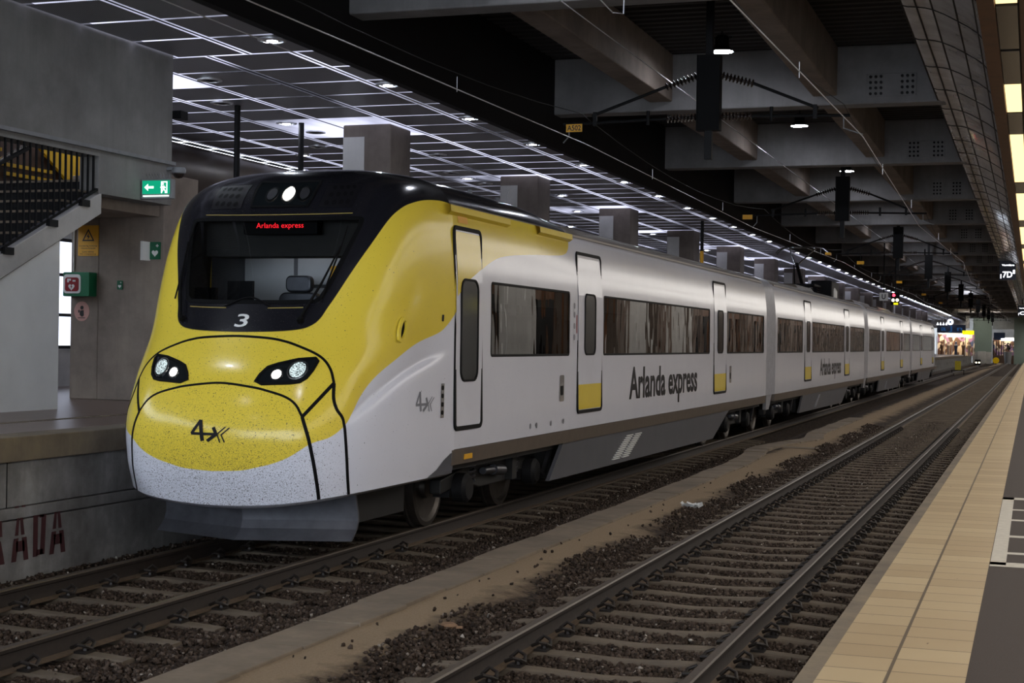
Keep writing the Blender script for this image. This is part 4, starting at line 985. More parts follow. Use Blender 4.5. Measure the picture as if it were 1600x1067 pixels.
def npts(ab, off=0.):
    """signed (a,b) pairs on the nose -> world points pushed out by off, and normals"""
    ab = np.asarray(ab, float); e = .004; a, b_ = ab[:, 0], np.clip(ab[:, 1], 0, .999)
    al = np.clip(np.abs(a), 0, 1)
    P = nose_pt(np.sign(a+1e-9)*al, b_); ua = nose_pt(np.clip(a+e, -1, 1), b_)-nose_pt(np.clip(a-e, -1, 1), b_); ub = nose_pt(a, np.clip(b_+e, 0, 1))-nose_pt(a, np.clip(b_-e, 0, 1))
    n = np.cross(ua, ub); n /= np.linalg.norm(n, axis=1)[:, None]+1e-12
    out = P-np.array([XT, 16.0, 2.0]); fl = (n*out).sum(1) < 0; n[fl] *= -1
    return P+n*off, n
def npatch(poly, off, cuts=2):
    v, f = fill2d(poly, cuts); P, _ = npts(v, off); return P, f
def strip(P, N, w, off, closed=False):
    """a flat ribbon of width w following points P with normals N"""
    P = np.asarray(P); n = len(P); G = []
    ids = range(n+1) if closed else range(n)
    for i in ids:
        i %= n; a = P[(i-1) % n] if closed or i > 0 else P[i]; c = P[(i+1) % n] if closed or i < n-1 else P[i]
        t = c-a; t /= np.linalg.norm(t)+1e-12; s_ = np.cross(N[i], t); s_ /= np.linalg.norm(s_)+1e-12
        G.append([P[i]-s_*w/2+N[i]*(off*.2), P[i]-s_*w/2*.8+N[i]*off, P[i]+s_*w/2*.8+N[i]*off, P[i]+s_*w/2+N[i]*(off*.2)])
    return G
MASK = [(0, .378), (.12, .379), (.2, .383), (.24, .392), (.265, .408), (.29, .44), (.365, .512), (.525, .621), (.64, .668), (.75, .692), (.83, .704), (.91, .711), (.96, .711), (1.01, .703)]
MASK = curve2(MASK, 6)+[(1.05, .70), (1.05, 1.05), (0, 1.05)]
LIV = curve2([(0, .086), (.09, .089), (.142, .096), (.2, .105), (.26, .119), (.345, .146), (.43, .158), (.5, .181), (.542, .206), (.571, .236), (.629, .269), (.733, .306), (.838, .344), (.929, .369), (.965, .390), (1.0, .42)], 5)
LIV = LIV+[(1.05, .45), (1.05, 1.1), (-.05, 1.1), (-.05, .086)]
MASK = [(-.05, .378)]+MASK[:-1]+[(-.05, 1.05)]
GL = curve2([(0, .446), (.15, .445), (.225, .445)], 4)+curve2([(.243, .452), (.265, .48), (.31, .55), (.352, .613)], 5)+curve2([(.355, .628), (.34, .636), (.2, .643), (0, .646)], 5)
GLF = GL+[(-a, b_) for a, b_ in GL[::-1][1:-1]]
an = np.linspace(0, 1, 121); bn = np.concatenate([np.linspace(0, .9, 150), 1-(1-np.linspace(.9, 1, 30))**1.0])
bn = np.unique(bn)
H = nose_grid(an, bn)
b = MB(); aa = np.concatenate([-an[::-1], an[1:]]); nb = len(bn)
G = np.concatenate([H[:, ::-1]*np.array([-1, 1, 1]), H[:, 1:]], 1)+np.array([XT, 0, 0])
A2, B2 = np.meshgrid(aa, bn); AB = np.stack([np.abs(A2).ravel(), B2.ravel()], 1)
cen = np.stack([(np.abs(A2[:-1, :-1]+A2[1:, 1:])/2).ravel(), ((B2[:-1, :-1]+B2[1:, 1:])/2).ravel()], 1)
ing = sdist(np.column_stack([np.sign(.5)*(A2[:-1, :-1]+A2[1:, 1:]).ravel()/2, cen[:, 1]]), GLF).reshape(len(bn)-1, -1) > .003
b.sheet(G.tolist(), keep=lambda i, j: not ing[i, j])
# inward lip along the bottom edge
lip = G[0]; b.sheet([[tuple(p) for p in lip], [tuple(p+np.array([(XT-p[0])*.05, .08*max(0, 1-abs(p[0]-XT)/1.6), -.035])) for p in lip], [tuple(p+np.array([(XT-p[0])*.12, .25*max(0, 1-abs(p[0]-XT)/1.6), -.01])) for p in lip]])
NL = MB(); G2 = G.copy(); G2[..., 0] = XT+(G[..., 0]-XT)*.965; G2[..., 1] += .05; G2[..., 2] -= .02
ing2 = sdist(np.column_stack([(A2[:-1, :-1]+A2[1:, 1:]).ravel()/2, cen[:, 1]]), GLF).reshape(len(bn)-1, -1) > -.02
NL.sheet(G2[60:].tolist(), keep=lambda i, j: not ing2[i+60, j]); NL.build('cab_lining', M['interior_dark'], TR, fix=False)
NB = b.build('cab_nose', M['livery'], TR, fix=False); me = NB.data; nv = len(AB); nx = len(me.vertices)-nv
# orient normals outwards
bmm = bmesh.new(); bmm.from_mesh(me); bmesh.ops.recalc_face_normals(bmm, faces=bmm.faces); bmm.to_mesh(me); bmm.free(); me.shade_smooth()
S_ = np.array([1.0, 1.2])
set_attr(NB, 'paint_yellow', np.concatenate([sdist(AB*S_, np.array(LIV)*S_), -np.ones(nx)])); set_attr(NB, 'paint_black', np.concatenate([sdist(AB*S_, np.array(MASK)*S_), -np.ones(nx)])); set_attr(NB, 'paint_roof', -np.ones(nv+nx))
frontness = np.clip(1.15-AB[:, 0]*2.2, 0, 1); low = np.clip((.40-AB[:, 1])/.34, 0, 1)
set_attr(NB, 'dirt', np.concatenate([np.clip(frontness*(.07+.85*low**2.2), 0, 1)+.006, np.full(nx, .2)]))
def npart(name, poly, mat, off, parent=None, cuts=2, smooth=True):
    P, f = npatch(poly, off, cuts); b = MB(); b.add(P, f); return b.build(name, mat, parent or TR, smooth=smooth)
def nline(b, pts, w, off=.004, n=8, closed=False, crv=True):
    q = curve2(pts, n) if crv else pts; P, N = npts(q, 0); b.sheet(strip(P, N, w, off, closed))
# panel joints
b = MB()
ARC1 = [(0, .369), (.1, .365), (.16, .358), (.217, .346), (.312, .321), (.37, .294), (.405, .264)]
nline(b, [(-a, q) for a, q in ARC1[::-1][:-1]]+ARC1, .028)
ARC2 = [(0, .267), (.1, .260), (.16, .252), (.225, .240), (.268, .225), (.302, .202)]
nline(b, [(-a, q) for a, q in ARC2[::-1][:-1]]+ARC2, .024)
for s_ in (1, -1):
    nline(b, [(s_*a, q) for a, q in ((.405, .264), (.42, .235), (.445, .214), (.49, .190), (.505, .150), (.509, .1), (.511, .05), (.513, 0))], .034)
    nline(b, [(s_*a, q) for a, q in ((.302, .202), (.325, .175), (.342, .145), (.358, .09), (.366, .04), (.369, 0))], .034)
    nline(b, [(s_*.302, .202), (s_*.353, .233), (s_*.405, .264)], .034)
b.build('panel_joint', M['rubber'], TR)
# windscreen
b = MB(); P, N = npts(GLF, 0); b.sheet(strip(P, N, .05, .008, True)); b.build('windscreen_seal', M['rubber'], TR)
npart('windscreen', GLF, M['glass_cab'], -.004, cuts=3)
# cab interior seen through the windscreen
CB = MB(); CB.box(XT-1.38, XT+1.38, 15.22, 15.26, 1.6, 3.55).build('cab_back_wall', M['cab_wall'], TR)
b = MB()
for x0, x1, z0, z1 in ((-.95, -.35, 1.7, 3.25), (-.30, .62, 2.72, 3.2), (-.30, .62, 1.7, 2.68), (.66, .75, 1.7, 3.2)):
    b.prism([(XT+x, 15.215, z) for x, z in rrect(x0, x1, z0, z1, .03)], (0, -.012, 0))
b.build('cab_wall_panel', M['cab_panel'], TR)
MB().box(XT+.10, XT+.30, 15.19, 15.2, 2.72, 2.92).build('cab_notice', M['sign_yellow'], TR)
b = MB(); b.prism([(XT-.82, 13.85, 2.30), (XT-.82, 14.3, 2.40), (XT-.82, 14.55, 2.36), (XT-.82, 14.5, 1.8), (XT-.82, 13.85, 1.8)], (1.64, 0, 0)); b.build('driver_desk', M['interior_dark'], TR, bevel=.02)
b = MB(); b.box(XT-.95, XT+.95, 14.36, 14.75, 2.98, 3.42); b.build('blind_housing', M['interior_dark'], TR)
b = MB(); b.prism([(XT+x, 14.75, z) for x, z in rrect(-.30, .16, 2.0, 2.62, .08)], (0, .14, 0)).prism([(XT+x, 14.75, z) for x, z in rrect(-.22, .08, 2.62, 2.80, .06)], (0, .1, 0)); b.build('driver_seat', M['mid_steel'], TR, bevel=.02)
b = MB(); b.tube([(XT-.45, 14.3, 2.36), (XT-.45, 14.3, 2.62)], .015, 8).box(XT-.65, XT-.35, 14.28, 14.31, 2.5, 2.72).box(XT-1.05, XT-.8, 14.3, 14.35, 2.4, 2.65); b.build('cab_screen', M['black_paint'], TR)
b = MB(); b.box(XT-1.1, XT+1.1, 14.3, 15.25, 1.55, 1.6); b.build('cab_floor', M['interior_dark'], TR)
MB().box(XT-.5, XT+.5, 14.85, 15.0, 3.36, 3.40).build('cab_lamp', M['cab_lamp'], TR)  # glowing strip added to brighten the cab interior
# destination display
DD = MB().box(XT-.42, XT+.42, 14.19, 14.30, 3.20, 3.36).build('destination_display', M['rubber'], TR)
b = MB(); put_text(b, 'Arlanda express', lambda x, z: (x, 14.183, z), XT-.27, XT+.27, 3.245, 3.315, .0); b.build('lettering', M['led_red'], DD, fix=False)
# gold lines above and below the glass
b = MB(); nline(b, [(-.30, .655), (-.15, .659), (0, .661), (.15, .659), (.30, .655)], .009, .006); nline(b, [(-.215, .432), (-.15, .432), (-.07, .432)], .009, .006); nline(b, [(.07, .432), (.15, .432), (.19, .432)], .009, .006); b.build('trim_line', M['trim_gold'], TR)
b = MB(); q = curve2([(-.075, .434), (-.03, .45), (0, .455), (.03, .45), (.08, .434)], 4); P, N = npts(q, .012); b.tube([tuple(p) for p in P], .010, 6); b.build('sensor_hump', M['rubber'], TR)
# running number
b = MB(); put_text(b, '3', lambda x, y: tuple(npts([(x, y)], .004)[0][0]), -.021, .021, .389, .4185, .012); b.build('running_number', M['sign_white'], TR, fix=False)
# emblem 4X
def emblem(b, fn):
    k = lambda x, y: ((x-470)/350, (910-y)/204)
    for p, q, w in (((556, 708), (482, 836), 26), ((478, 833), (706, 833), 26), ((554, 708), (583, 900), 34), ((676, 768), (706, 834), 30), ((706, 832), (625, 900), 30)):
        p, q = Vector(p), Vector(q); d = (q-p).normalized(); s_ = Vector((-d.y, d.x))*w/2; b.sheet([[fn(*k(*(p+(q-p)*t+s_*e))) for e in (-1, 0, 1)] for t in np.linspace(0, 1, 9)])
    for ch in (((782, 765), (714, 832), (740, 908)), ((818, 772), (750, 838), (780, 905))):
        for p, q in zip(ch[:-1], ch[1:]):
            p, q = Vector(p), Vector(q); d = (q-p).normalized(); s_ = Vector((-d.y, d.x))*6; b.add([fn(*k(*v)) for v in (p-s_-d*3, p+s_-d*3, q+s_+d*3, q-s_+d*3)], [(0, 1, 2, 3)])
b = MB(); emblem(b, lambda u, v: tuple(npts([(-.067+.127*u, .150+.045*v)], .006)[0][0])); b.build('front_emblem', M['mark_dark'], TR, fix=False)
# headlights
LMP = [(.112, .271), (.122, .285), (.14, .300), (.17, .307), (.233, .316), (.295, .318), (.307, .312), (.298, .292), (.283, .276), (.262, .268), (.229, .266), (.135, .265)]
for s_ in (1, -1):
    q = [(s_*a, c) for a, c in LMP]
    hl = npart('headlight', q, M['lens_dark'], .006, cuts=2)
    b = MB(); P, N = npts(q, .004); b.sheet(strip(P, N, .03, .010, True)); b.build('bezel', M['rubber'], hl)
    for a0, b0, r, mt in ((.176, .284, .046, 'head_lamp'), (.243, .293, .082, 'head_lamp_soft')):
        q2 = [(s_*(a0+r*.34*math.cos(2*PI*k/18)), b0+r*.20*math.sin(2*PI*k/18)) for k in range(18)]
        P, f = npatch(q2, .012, 0); b = MB(); b.add(P, f); b.build('lamp', M[mt], hl)
        b = MB(); P, N = npts([(s_*(a0+r*.42*math.cos(2*PI*k/24)), b0+r*.24*math.sin(2*PI*k/24)) for k in range(24)], .006); b.sheet(strip(P, N, .014, .006, True)); b.build('reflector_ring', M['chrome'], hl)
# top lamp in the roof mask
q = [(-.132, .815), (.132, .815), (.104, .69), (-.104, .69)]
tl = npart('top_headlight', q, M['lens_dark'], .008, cuts=3)
b = MB(); P, N = npts([(a, c) for (a0, c0), (a1, c1) in zip(q, q[1:]+q[:1]) for a, c in [(a0+(a1-a0)*t, c0+(c1-c0)*t) for t in np.linspace(0, 1, 7)[:-1]]], .004); b.sheet(strip(P, N, .03, .012, True)); b.build('bezel', M['rubber'], tl)
for a0, mt, r in ((-.045, 'mid_steel', .018), (.02, 'head_lamp', .021), (.08, 'mid_steel', .018)):
    P, f = npatch([(a0+r*math.cos(2*PI*k/18), .745+r*1.5*math.sin(2*PI*k/18)) for k in range(18)], .016, 0); b = MB(); b.add(P, f); b.build('lamp', M[mt], tl)
    b = MB(); P, N = npts([(a0+r*1.25*math.cos(2*PI*k/22), .745+r*1.9*math.sin(2*PI*k/22)) for k in range(22)], .008); b.sheet(strip(P, N, .016, .008, True)); b.build('reflector_ring', M['chrome'], tl)
for s_ in (1, -1):
    vp = npart('roof_vent', [(s_*.165, .80), (s_*.335, .785), (s_*.285, .675), (s_*.145, .685)], M['mark_dark'], .006, cuts=2)
    b = MB()
    for i, c in enumerate((.70, .735, .77)):
        for j in range(4):
            a0 = .175+.03*j+.012*i; P, f = npatch([(s_*(a0+.010*math.cos(2*PI*k/10)), c+.011*math.sin(2*PI*k/10)) for k in range(10)], .010, 0); b.add(P, f)
    b.build('vent_hole', M['rubber'], vp)
# wipers
for base, tip, mid in (((.195, .402), (.285, .56), (.24, .48)), ((-.228, .402), (-.325, .57), (-.29, .48))):
    wp = MB(); P, N = npts([base, mid, tip], .045); wp.tube([tuple(p) for p in P], [.016, .012, .008], 7)
    w = wp.build('wiper', M['rubber'], TR, smooth=True)
    b = MB(); P, N = npts([(mid[0]*1.04, mid[1]-.035), tip, (tip[0]*1.03, tip[1]+.05)], .028); b.tube([tuple(p) for p in P], .009, 6); b.build('blade', M['rubber'], w)
    b = MB(); P, N = npts([base], .0); b.lathe(P[0], [(.035, 0), (.035, .03), (.02, .055), (0, .055)], 14, N[0]); b.build('pivot', M['rubber'], w, smooth=True)
# recessed mirror camera, marks and small fittings on the sides
for s_ in (1, -1):
    q = [(s_*(.738+.026*math.cos(2*PI*k/20)*(1 if abs(math.cos(2*PI*k/20)) < .8 else .9)), .377+.024*math.sin(2*PI*k/20)) for k in range(20)]
    b = MB(); P, N = npts(q, .002); b.sheet(strip(P, N, .045, .03, True)); rm = b.build('mirror_camera', M['yellow_panel'], TR, smooth=True)
    P, f = npatch([(a-s_*.006, c) for a, c in q], .003, 0); b = MB(); b.add(P, f); b.build('camera_opening', M['rubber'], rm)
    b = MB(); emblem(b, lambda u, v: tuple(npts([(s_*(.85+.071*(u if s_ > 0 else 1-u)), .195+.043*v)], .004)[0][0])); b.build('side_emblem', M['mark_grey'], TR, fix=False)
    st = npart('socket_strip', [(s_*a, c) for a, c in ((.945, .178), (.957, .178), (.957, .252), (.945, .252))], M['chrome'], .006, cuts=2)
    b = MB()
    for c in (.190, .208, .226, .243):
        P, f = npatch([(s_*(.951+.0035*math.cos(2*PI*k/10)), c+.005*math.sin(2*PI*k/10)) for k in range(10)], .010, 0); b.add(P, f)
    b.build('socket', M['rubber'], st)
    npart('side_mark', [(s_*a, c) for a, c in ((.940, .397), (.948, .397), (.948, .412), (.940, .412))], M['mark_dark'], .004, cuts=0)
    npart('corner_skirt', [(s_*a, c) for a, c in ((1.0, .085), (.985, .080), (.963, .061), (.938, .025), (.912, .006), (.905, .0), (1.0, .0))], M['skirt_grey'], .005, cuts=3)

# snow plough below the nose
b = MB(); G = []
for t, z in ((0, .62), (.02, .52), (.06, .42), (.07, .34), (.03, .26), (-.05, .19), (-.10, .155)):
    G.append([(XT+d, 13.42+.36*abs(d)/1.08+t, z) for d in (-1.08, -.6, -.05, 0, .05, .6, 1.08)])
b.sheet(G); b.sheet([[tuple(np.array(p)+np.array([0, .03, 0])) for p in r] for r in G]); b.add([p for r in G for p in (r[-1], tuple(np.array(r[-1])+np.array([0, .03, 0])))], [(2*i, 2*i+1, 2*i+3, 2*i+2) for i in range(len(G)-1)])
b.build('snow_plough', M['plough_grey'], TR, fix=False, smooth=True, ang=16)
b = MB(); b.box(XT-1.0, XT+1.0, 13.9, 15.2, .3, .7); b.build('underframe', M['bogie_black'], TR)

# --- car bodies ------------------------------------------------
PN = np.array([(1.525, .97), (1.53, 1.34), (1.53, 1.62), (1.53, 1.965), (1.53, 2.38), (1.525, 2.79), (1.51, 3.04), (1.475, 3.40), (1.41, 3.64), (1.22, 3.81), (.80, 3.92), (.0, 3.98)])
PC = np.array([(1.525, .97), (1.53, 1.34), (1.53, 1.62), (1.53, 1.965), (1.53, 2.38), (1.525, 2.79), (1.51, 3.04), (1.47, 3.36), (1.41, 3.56), (1.24, 3.70), (.82, 3.80), (.0, 3.84)])
tt = np.linspace(0, 1, 11*6+1)
CN_, CC_ = _cr(PN, tt), _cr(PC, tt)
HWZ, HWD = CC_[:, 1], CC_[:, 0]; HNZ, HND = CN_[:, 1], CN_[:, 0]
def hw(z, y=99.):
    f = 0 if y > 18 else 1
    return float(np.interp(z, HNZ if f else HWZ, HND if f else HWD))
W0, W1_ = 18, 30                                        # row range of the window band
def side(s_, y, z, off=0.): return (XT+s_*(hw(z, y)+off), y, z)
def spatch(poly, s_, off, cuts=2):
    v, f = fill2d(poly, cuts); return [side(s_, y, z, off) for y, z in v], f
def sframe(b, poly, s_, w, off):
    P = np.array([side(s_, y, z) for y, z in poly]); N = np.array([(s_, 0, 0)]*len(P), float); b.sheet(strip(P, N, w, off, True))
LB = curve2([(15.25, 2.39), (15.42, 2.58), (15.7, 2.76), (16.01, 2.89), (16.45, 3.03), (16.93, 3.12), (17.97, 3.20), (19.0, 3.25), (19.40, 3.29), (19.58, 3.36), (19.66, 3.46), (19.68, 3.6), (19.68, 4.2)], 5)+[(15.0, 4.2), (15.0, 2.3)]
def smooth01(x): x = np.clip(x, 0, 1); return x*x*(3-2*x)
def car(y0, y1, wins, first=False, last=False):
    br = {y0, y1} | {w for ab in wins for w in ab}
    br |= set(np.arange(y0, y1, .04 if False else 1.2).tolist())
    if first: br |= set(np.arange(15.3, 20.2, .04).tolist())
    ys = np.array(sorted(br)); ys = ys[np.concatenate([[True], np.diff(ys) > 1e-6])]
    b = MB(); att = {'y': [], 'z': []}
    for s_ in (1, -1):
        G = []
        for y in ys:
            k = 1-smooth01((y-18.0)/2.1) if first else 0
            C = CN_*k+CC_*(1-k)
            if last and y > y1-3.5:
                q = (y-(y1-3.5))/3.5; C = C*np.array([1-.28*q**2.5, 1-.12*q**3])+np.array([0, .05*q**3])
            G.append([(XT+s_*d, y, z) for d, z in C])
        def keep(i, j):
            ym = (ys[i]+ys[i+1])/2
            return not (W0 <= j < W1_ and any(a < ym < c for a, c in wins))
        b.sheet(G, keep=keep)
        for r in G: att['y'] += [p[1] for p in r]; att['z'] += [p[2] for p in r]
    o = b.build('car_body', M['livery'], TR, fix=True, smooth=True, ang=50)
    Y, Z = np.array(att['y']), np.array(att['z']); n = len(Y)
    set_attr(o, 'paint_yellow', sdist(np.column_stack([Y, Z]), LB) if first else -np.ones(n))
    set_attr(o, 'paint_roof', Z-3.585); 
    set_attr(o, 'paint_black', np.where(Y < 19.8, np.minimum(Z-3.60, (19.75-Y)), -1) if first else -np.ones(n)); set_attr(o, 'dirt', np.full(n, .004))
    return o
def window(body, a, c, s_, splits):
    r = rrect(a, c, 1.965, 2.79, .03, 2)
    P, f = spatch(r, s_, -.006, 0); b = MB(); b.add(P, f); w = b.build('window', M['glass_dark'], body)
    b = MB(); sframe(b, [(y, z) for y, z in r], s_, .03, .004)
    for y in splits: b.add([side(s_, yy, z, -.012) for yy in (y-.05, y+.05) for z in (1.97, 2.785)], [(0, 1, 3, 2)])
    b.build('window_frame', M['rubber'], body)
def door(y0, y1, s_, kind, name='door'):
    r = rrect(y0, y1, 1.19, 3.34, .06, 4); W = (y0+y1)/2
    P, f = spatch(r, s_, .010, 2); b = MB(); b.add(P, f); o = b.build(name, M['white_panel'], TR)
    b = MB(); sframe(b, r, s_, .05, .022); b.build('door_seal', M['rubber'], o)
    if kind == 'cab':
        wp = rrect(y0+.14, y1-.16, 1.70, 2.79, .12, 5)
        poly = [(y, z) for y, z in ((y0+.03, 2.60), (y0+.2, 2.70), (W, 2.80), (y1-.03, 2.93), (y1-.03, 3.30), (y0+.03, 3.30))]
        P, f = spatch(poly, s_, .013, 3); b = MB(); b.add(P, f); b.build('yellow_panel', M['yellow_panel'], o)
    else:
        wp = rrect(y0+.30 if y1-y0 > 1 else y0+.2, y1-.38 if y1-y0 > 1 else y1-.2, 1.97, 2.79, .10, 5)
        P, f = spatch([(y0+.03, 1.22), (y1-.03, 1.22), (y1-.03, 1.56), (y0+.03, 1.56)], s_, .013, 2); b = MB(); b.add(P, f); b.build('yellow_panel', M['yellow_panel'], o)
        b = MB(); yy = y1-.3; put_text(b, 'EXIT 4X', lambda u, v: side(s_, u, v, .018), yy, yy+.2, 1.36, 1.40) if False else None
    P, f = spatch(wp, s_, .017, 1); b = MB(); b.add(P, f); b.build('door_window', M['lens_dark'], o)
    b = MB(); sframe(b, wp, s_, .03, .024); b.build('window_seal', M['rubber'], o)
    return o
def underside(y0, y1, bog, skirts):
    for s_ in (1, -1):
        b = MB(); b.sheet([[(XT+s_*1.50, y, z), ] for y, z in ()]) if False else None
        b.prism([(XT+s_*1.515, y0, .80), (XT+s_*1.53, y0, .965), (XT+s_*1.40, y0, .965), (XT+s_*1.40, y0, .80)], (0, y1-y0, 0)); b.build('sill', M['sill_brown'], TR)
        for a, c in skirts:
            b = MB(); b.prism([(XT+s_*1.49, a+.55, .80), (XT+s_*1.49, c-.35, .80), (XT+s_*1.47, c-1.9, .30), (XT+s_*1.47, a, .34)], (-s_*.05, 0, 0)); sk = b.build('skirt', M['skirt_grey'], TR)
            if a < 30:
                b = MB()
                for q in (22.0, 22.55):
                    for i in range(12):
                        z = .40+.028*i; y = q+(z-.4)*2.6; b.box(XT+s_*1.46, XT+s_*1.50, y, y+.38, z, z+.014)
                b.build('vent_grille', M['sign_white'], sk)
            else:
                b = MB()
                for i in range(12):
                    z = .40+.028*i; y = a+3+(z-.4)*2.6; b.box(XT+s_*1.46, XT+s_*1.50, y, y+.3, z, z+.014)
                b.build('vent_grille', M['gangway_grey'], sk)
    b = MB(); b.box(XT-1.38, XT+1.38, y0, y1, .72, .97)
    for a, c in skirts: b.box(XT-1.3, XT+1.3, a+.6, c-1.8, .32, .75)
    b.build('underframe', M['bogie_black'], TR)
    for yc in bog: bogie(yc)
def bogie(yc):
    o = MB(); 
    for s_ in (1, -1):
        x = XT+s_*1.02
        o.prism([(x, yc-1.75, .42), (x, yc-1.0, .50), (x, yc-.5, .40), (x, yc+.5, .40), (x, yc+1.0, .50), (x, yc+1.75, .42), (x, yc+1.75, .58), (x, yc+1.0, .68), (x, yc-1.0, .68), (x, yc-1.75, .58)], (s_*.14, 0, 0))
    o.box(XT-1.0, XT+1.0, yc-.3, yc+.3, .45, .7)
    bg = o.build('bogie', M['bogie_black'], TR, bevel=.015)
    for dy in (-1.26, 1.26):
        b = MB()
        for s_ in (1, -1):
            xo = XT+s_*.755; b.lathe((xo-s_*.075, yc+dy, .455), [(.10, -.1), (.10, 0), (.485, .0), (.485, .03), (.455, .035), (.45, .13), (.40, .135), (.36, .10), (.14, .08), (.13, .14), (0, .14)], 40, (s_, 0, 0))
        b.cyl((XT-.75, yc+dy, .455), (XT+.75, yc+dy, .455), .09, 16); b.build('wheelset', M['wheel_steel'], bg, smooth=True, ang=30)
        for s_ in (1, -1):
            b = MB(); b.lathe((XT+s_*1.16, yc+dy, .46), [(.17, 0), (.17, .12), (.13, .16), (0, .16)], 18, (s_, 0, 0)); b.box(XT+s_*1.05-.1, XT+s_*1.05+.1, yc+dy-.2, yc+dy+.2, .36, .56)
            b.build('axle_box', M['dark_steel'], bg, smooth=True, ang=30)
        for s_ in (1, -1):
            b = MB(); pts = [(XT+s_*1.12+.075*math.cos(a), yc+dy*.62+.075*math.sin(a), .50+.30*a/(2*PI*5)) for a in np.linspace(0, 2*PI*5, 50)]; b.tube(pts, .017, 6)
            b.build('coil_spring', M['mid_steel'], bg, smooth=True)
    for s_ in (1, -1):
        b = MB(); b.tube([(XT+s_*1.22, yc-.55, .60), (XT+s_*1.22, yc-.2, .59), (XT+s_*1.22, yc-.2, .59), (XT+s_*1.22, yc+.15, .56)], [.045, .045, .065, .065], 12); b.build('damper', M['mid_steel'], bg, smooth=True)
        MB().bar((XT+s_*1.3, yc+1.9, .75), (XT+s_*1.3, yc+1.55, .42), .05, .06).build('brace', M['mid_steel'], bg)
        MB().box(XT+s_*1.2-.05, XT+s_*1.2+.05, yc+.45, yc+.62, .42, .9).build('bracket', M['bogie_black'], bg)
def interior(y0, y1, pitch=.95, yfrom=None):
    b = MB(); b.box(XT-1.42, XT+1.42, y0, y1, 1.14, 1.19); b.build('car_floor', M['interior_dark'], TR)
    b = MB(); b.box(XT-1.3, XT+1.3, y0, y1, 3.12, 3.16); b.box(XT-1.44, XT-1.36, y0, y1, 1.19, 1.93).box(XT+1.36, XT+1.44, y0, y1, 1.19, 1.93); b.build('car_lining', M['interior'], TR)
    b = MB(); b.box(XT-.62, XT-.52, y0+.5, y1-.5, 3.10, 3.12).box(XT+.52, XT+.62, y0+.5, y1-.5, 3.10, 3.12); b.build('ceiling_strip', M['cove_light'], TR)
proto_seat = None
def seats(spans):
    global proto_seat
    for a, c in spans:
        y = a+.5
        while y < c-.2:
            for x in (-.98, .98):
                if proto_seat is None:
                    s0 = MB(); prof = [(-.08, 1.62), (.32, 1.60), (.34, 1.66), (.40, 2.30), (.44, 2.46), (.52, 2.46), (.50, 2.2), (.44, 1.55), (-.08, 1.52)]
                    s0.prism([(XT+x-.42, y+p, z) for p, z in prof], (.84, 0, 0)); s0.box(XT+x-.3, XT+x+.3, y+.1, y+.35, 1.19, 1.55)
                    proto_seat = s0.build('seat', M['seat_brown'], TR, bevel=.02); proto_seat['o'] = 1; px, py = x, y
                    proto_seat['px'], proto_seat['py'] = x, y; o = proto_seat
                else:
                    o = proto_seat.copy(); COL.objects.link(o); o.parent = TR; o.location = (x-proto_seat['px'], y-proto_seat['py'], 0)
            y += 1.0

CARS = [
 dict(y0=15.30, y1=35.45, wins=[(16.42, 19.52), (21.24, 28.85), (30.62, 35.05)], doors=[(15.28, 16.10, 'cab'), (19.92, 21.13, 'p'), (29.28, 30.50, 'p')], bog=[17.62, 33.2], skirts=[(18.9, 31.5)]),
 dict(y0=36.75, y1=57.2, wins=[(37.05, 41.3), (43.2, 50.8), (52.6, 57.0)], doors=[(41.72, 43.0, 'p'), (51.0, 52.3, 'p')], bog=[39.2, 54.8], skirts=[(41.2, 52.8)]),
 dict(y0=58.5, y1=79.2, wins=[(58.9, 63.2), (66.0, 73.0), (75.0, 79.0)], doors=[(63.7, 65.0, 'p'), (73.3, 74.6, 'p')], bog=[61.0, 76.8], skirts=[(63.0, 74.8)]),
 dict(y0=80.5, y1=102.3, wins=[(80.9, 86.3), (88.4, 96.5)], doors=[(86.7, 88.0, 'p'), (97, 98.2, 'p')], bog=[83.2, 99.0], skirts=[(85.2, 97)])]
for i, c in enumerate(CARS):
    bd = car(c['y0'], c['y1'], c['wins'], i == 0, i == 3)
    for s_ in (1, -1):
        for a, e in c['wins']:
            n = max(2, round((e-a)/1.55)); window(bd, a, e, s_, [a+(e-a)*k/n for k in range(1, n)])
        for a, e, k in c['doors']: door(a, e, s_, k)
    underside(c['y0']-(.0 if i else .05), c['y1'], c['bog'], c['skirts'])
    if i < 3: interior(c['y0']+.05, c['y1']-.05)
    if i < 2: seats(c['wins'])
    for y in ([c['y0']] if i else [])+[c['y1']]:
        b = MB(); k_ = .985 if not (i == 3 and y == c['y1']) else .70
        b.add([(XT+d*k_, y, z*(1 if k_ > .9 else .9)) for d, z in CC_]+[(XT-d*k_, y, z*(1 if k_ > .9 else .9)) for d, z in CC_[::-1]], [tuple(range(2*len(CC_)))]); b.build('end_wall', M['interior_dark'], TR, fix=False)
    # rain gutters along the roof edge
    b = MB()
    for s_ in (1, -1): b.bar((XT+s_*1.415, c['y0']+(4.5 if i == 0 else .2), 3.575), (XT+s_*1.415, c['y1']-.2, 3.575), .03, .03)
    b.build('roof_gutter', M['sill_brown'], TR)
    if i < 3:
        ya, yb = c['y1'], CARS[i+1]['y0']; b = MB(); ys = np.linspace(ya, yb, 15)
        for s_ in (1, -1):
            b.sheet([[(XT+s_*d*(.985 if k % 2 else 1.0), y, .97+(z-.97)*(.985 if k % 2 else 1.0)) for d, z in CC_] for k, y in enumerate(ys)])
            b.prism([(XT+s_*1.50, ya+.25, .99), (XT+s_*1.50, yb-.25, .99), (XT+s_*1.46, yb-.45, .62), (XT+s_*1.46, ya+.45, .62)], (-s_*.08, 0, 0))
        b.build('gangway', M['gangway_grey'], TR, smooth=True, ang=25)
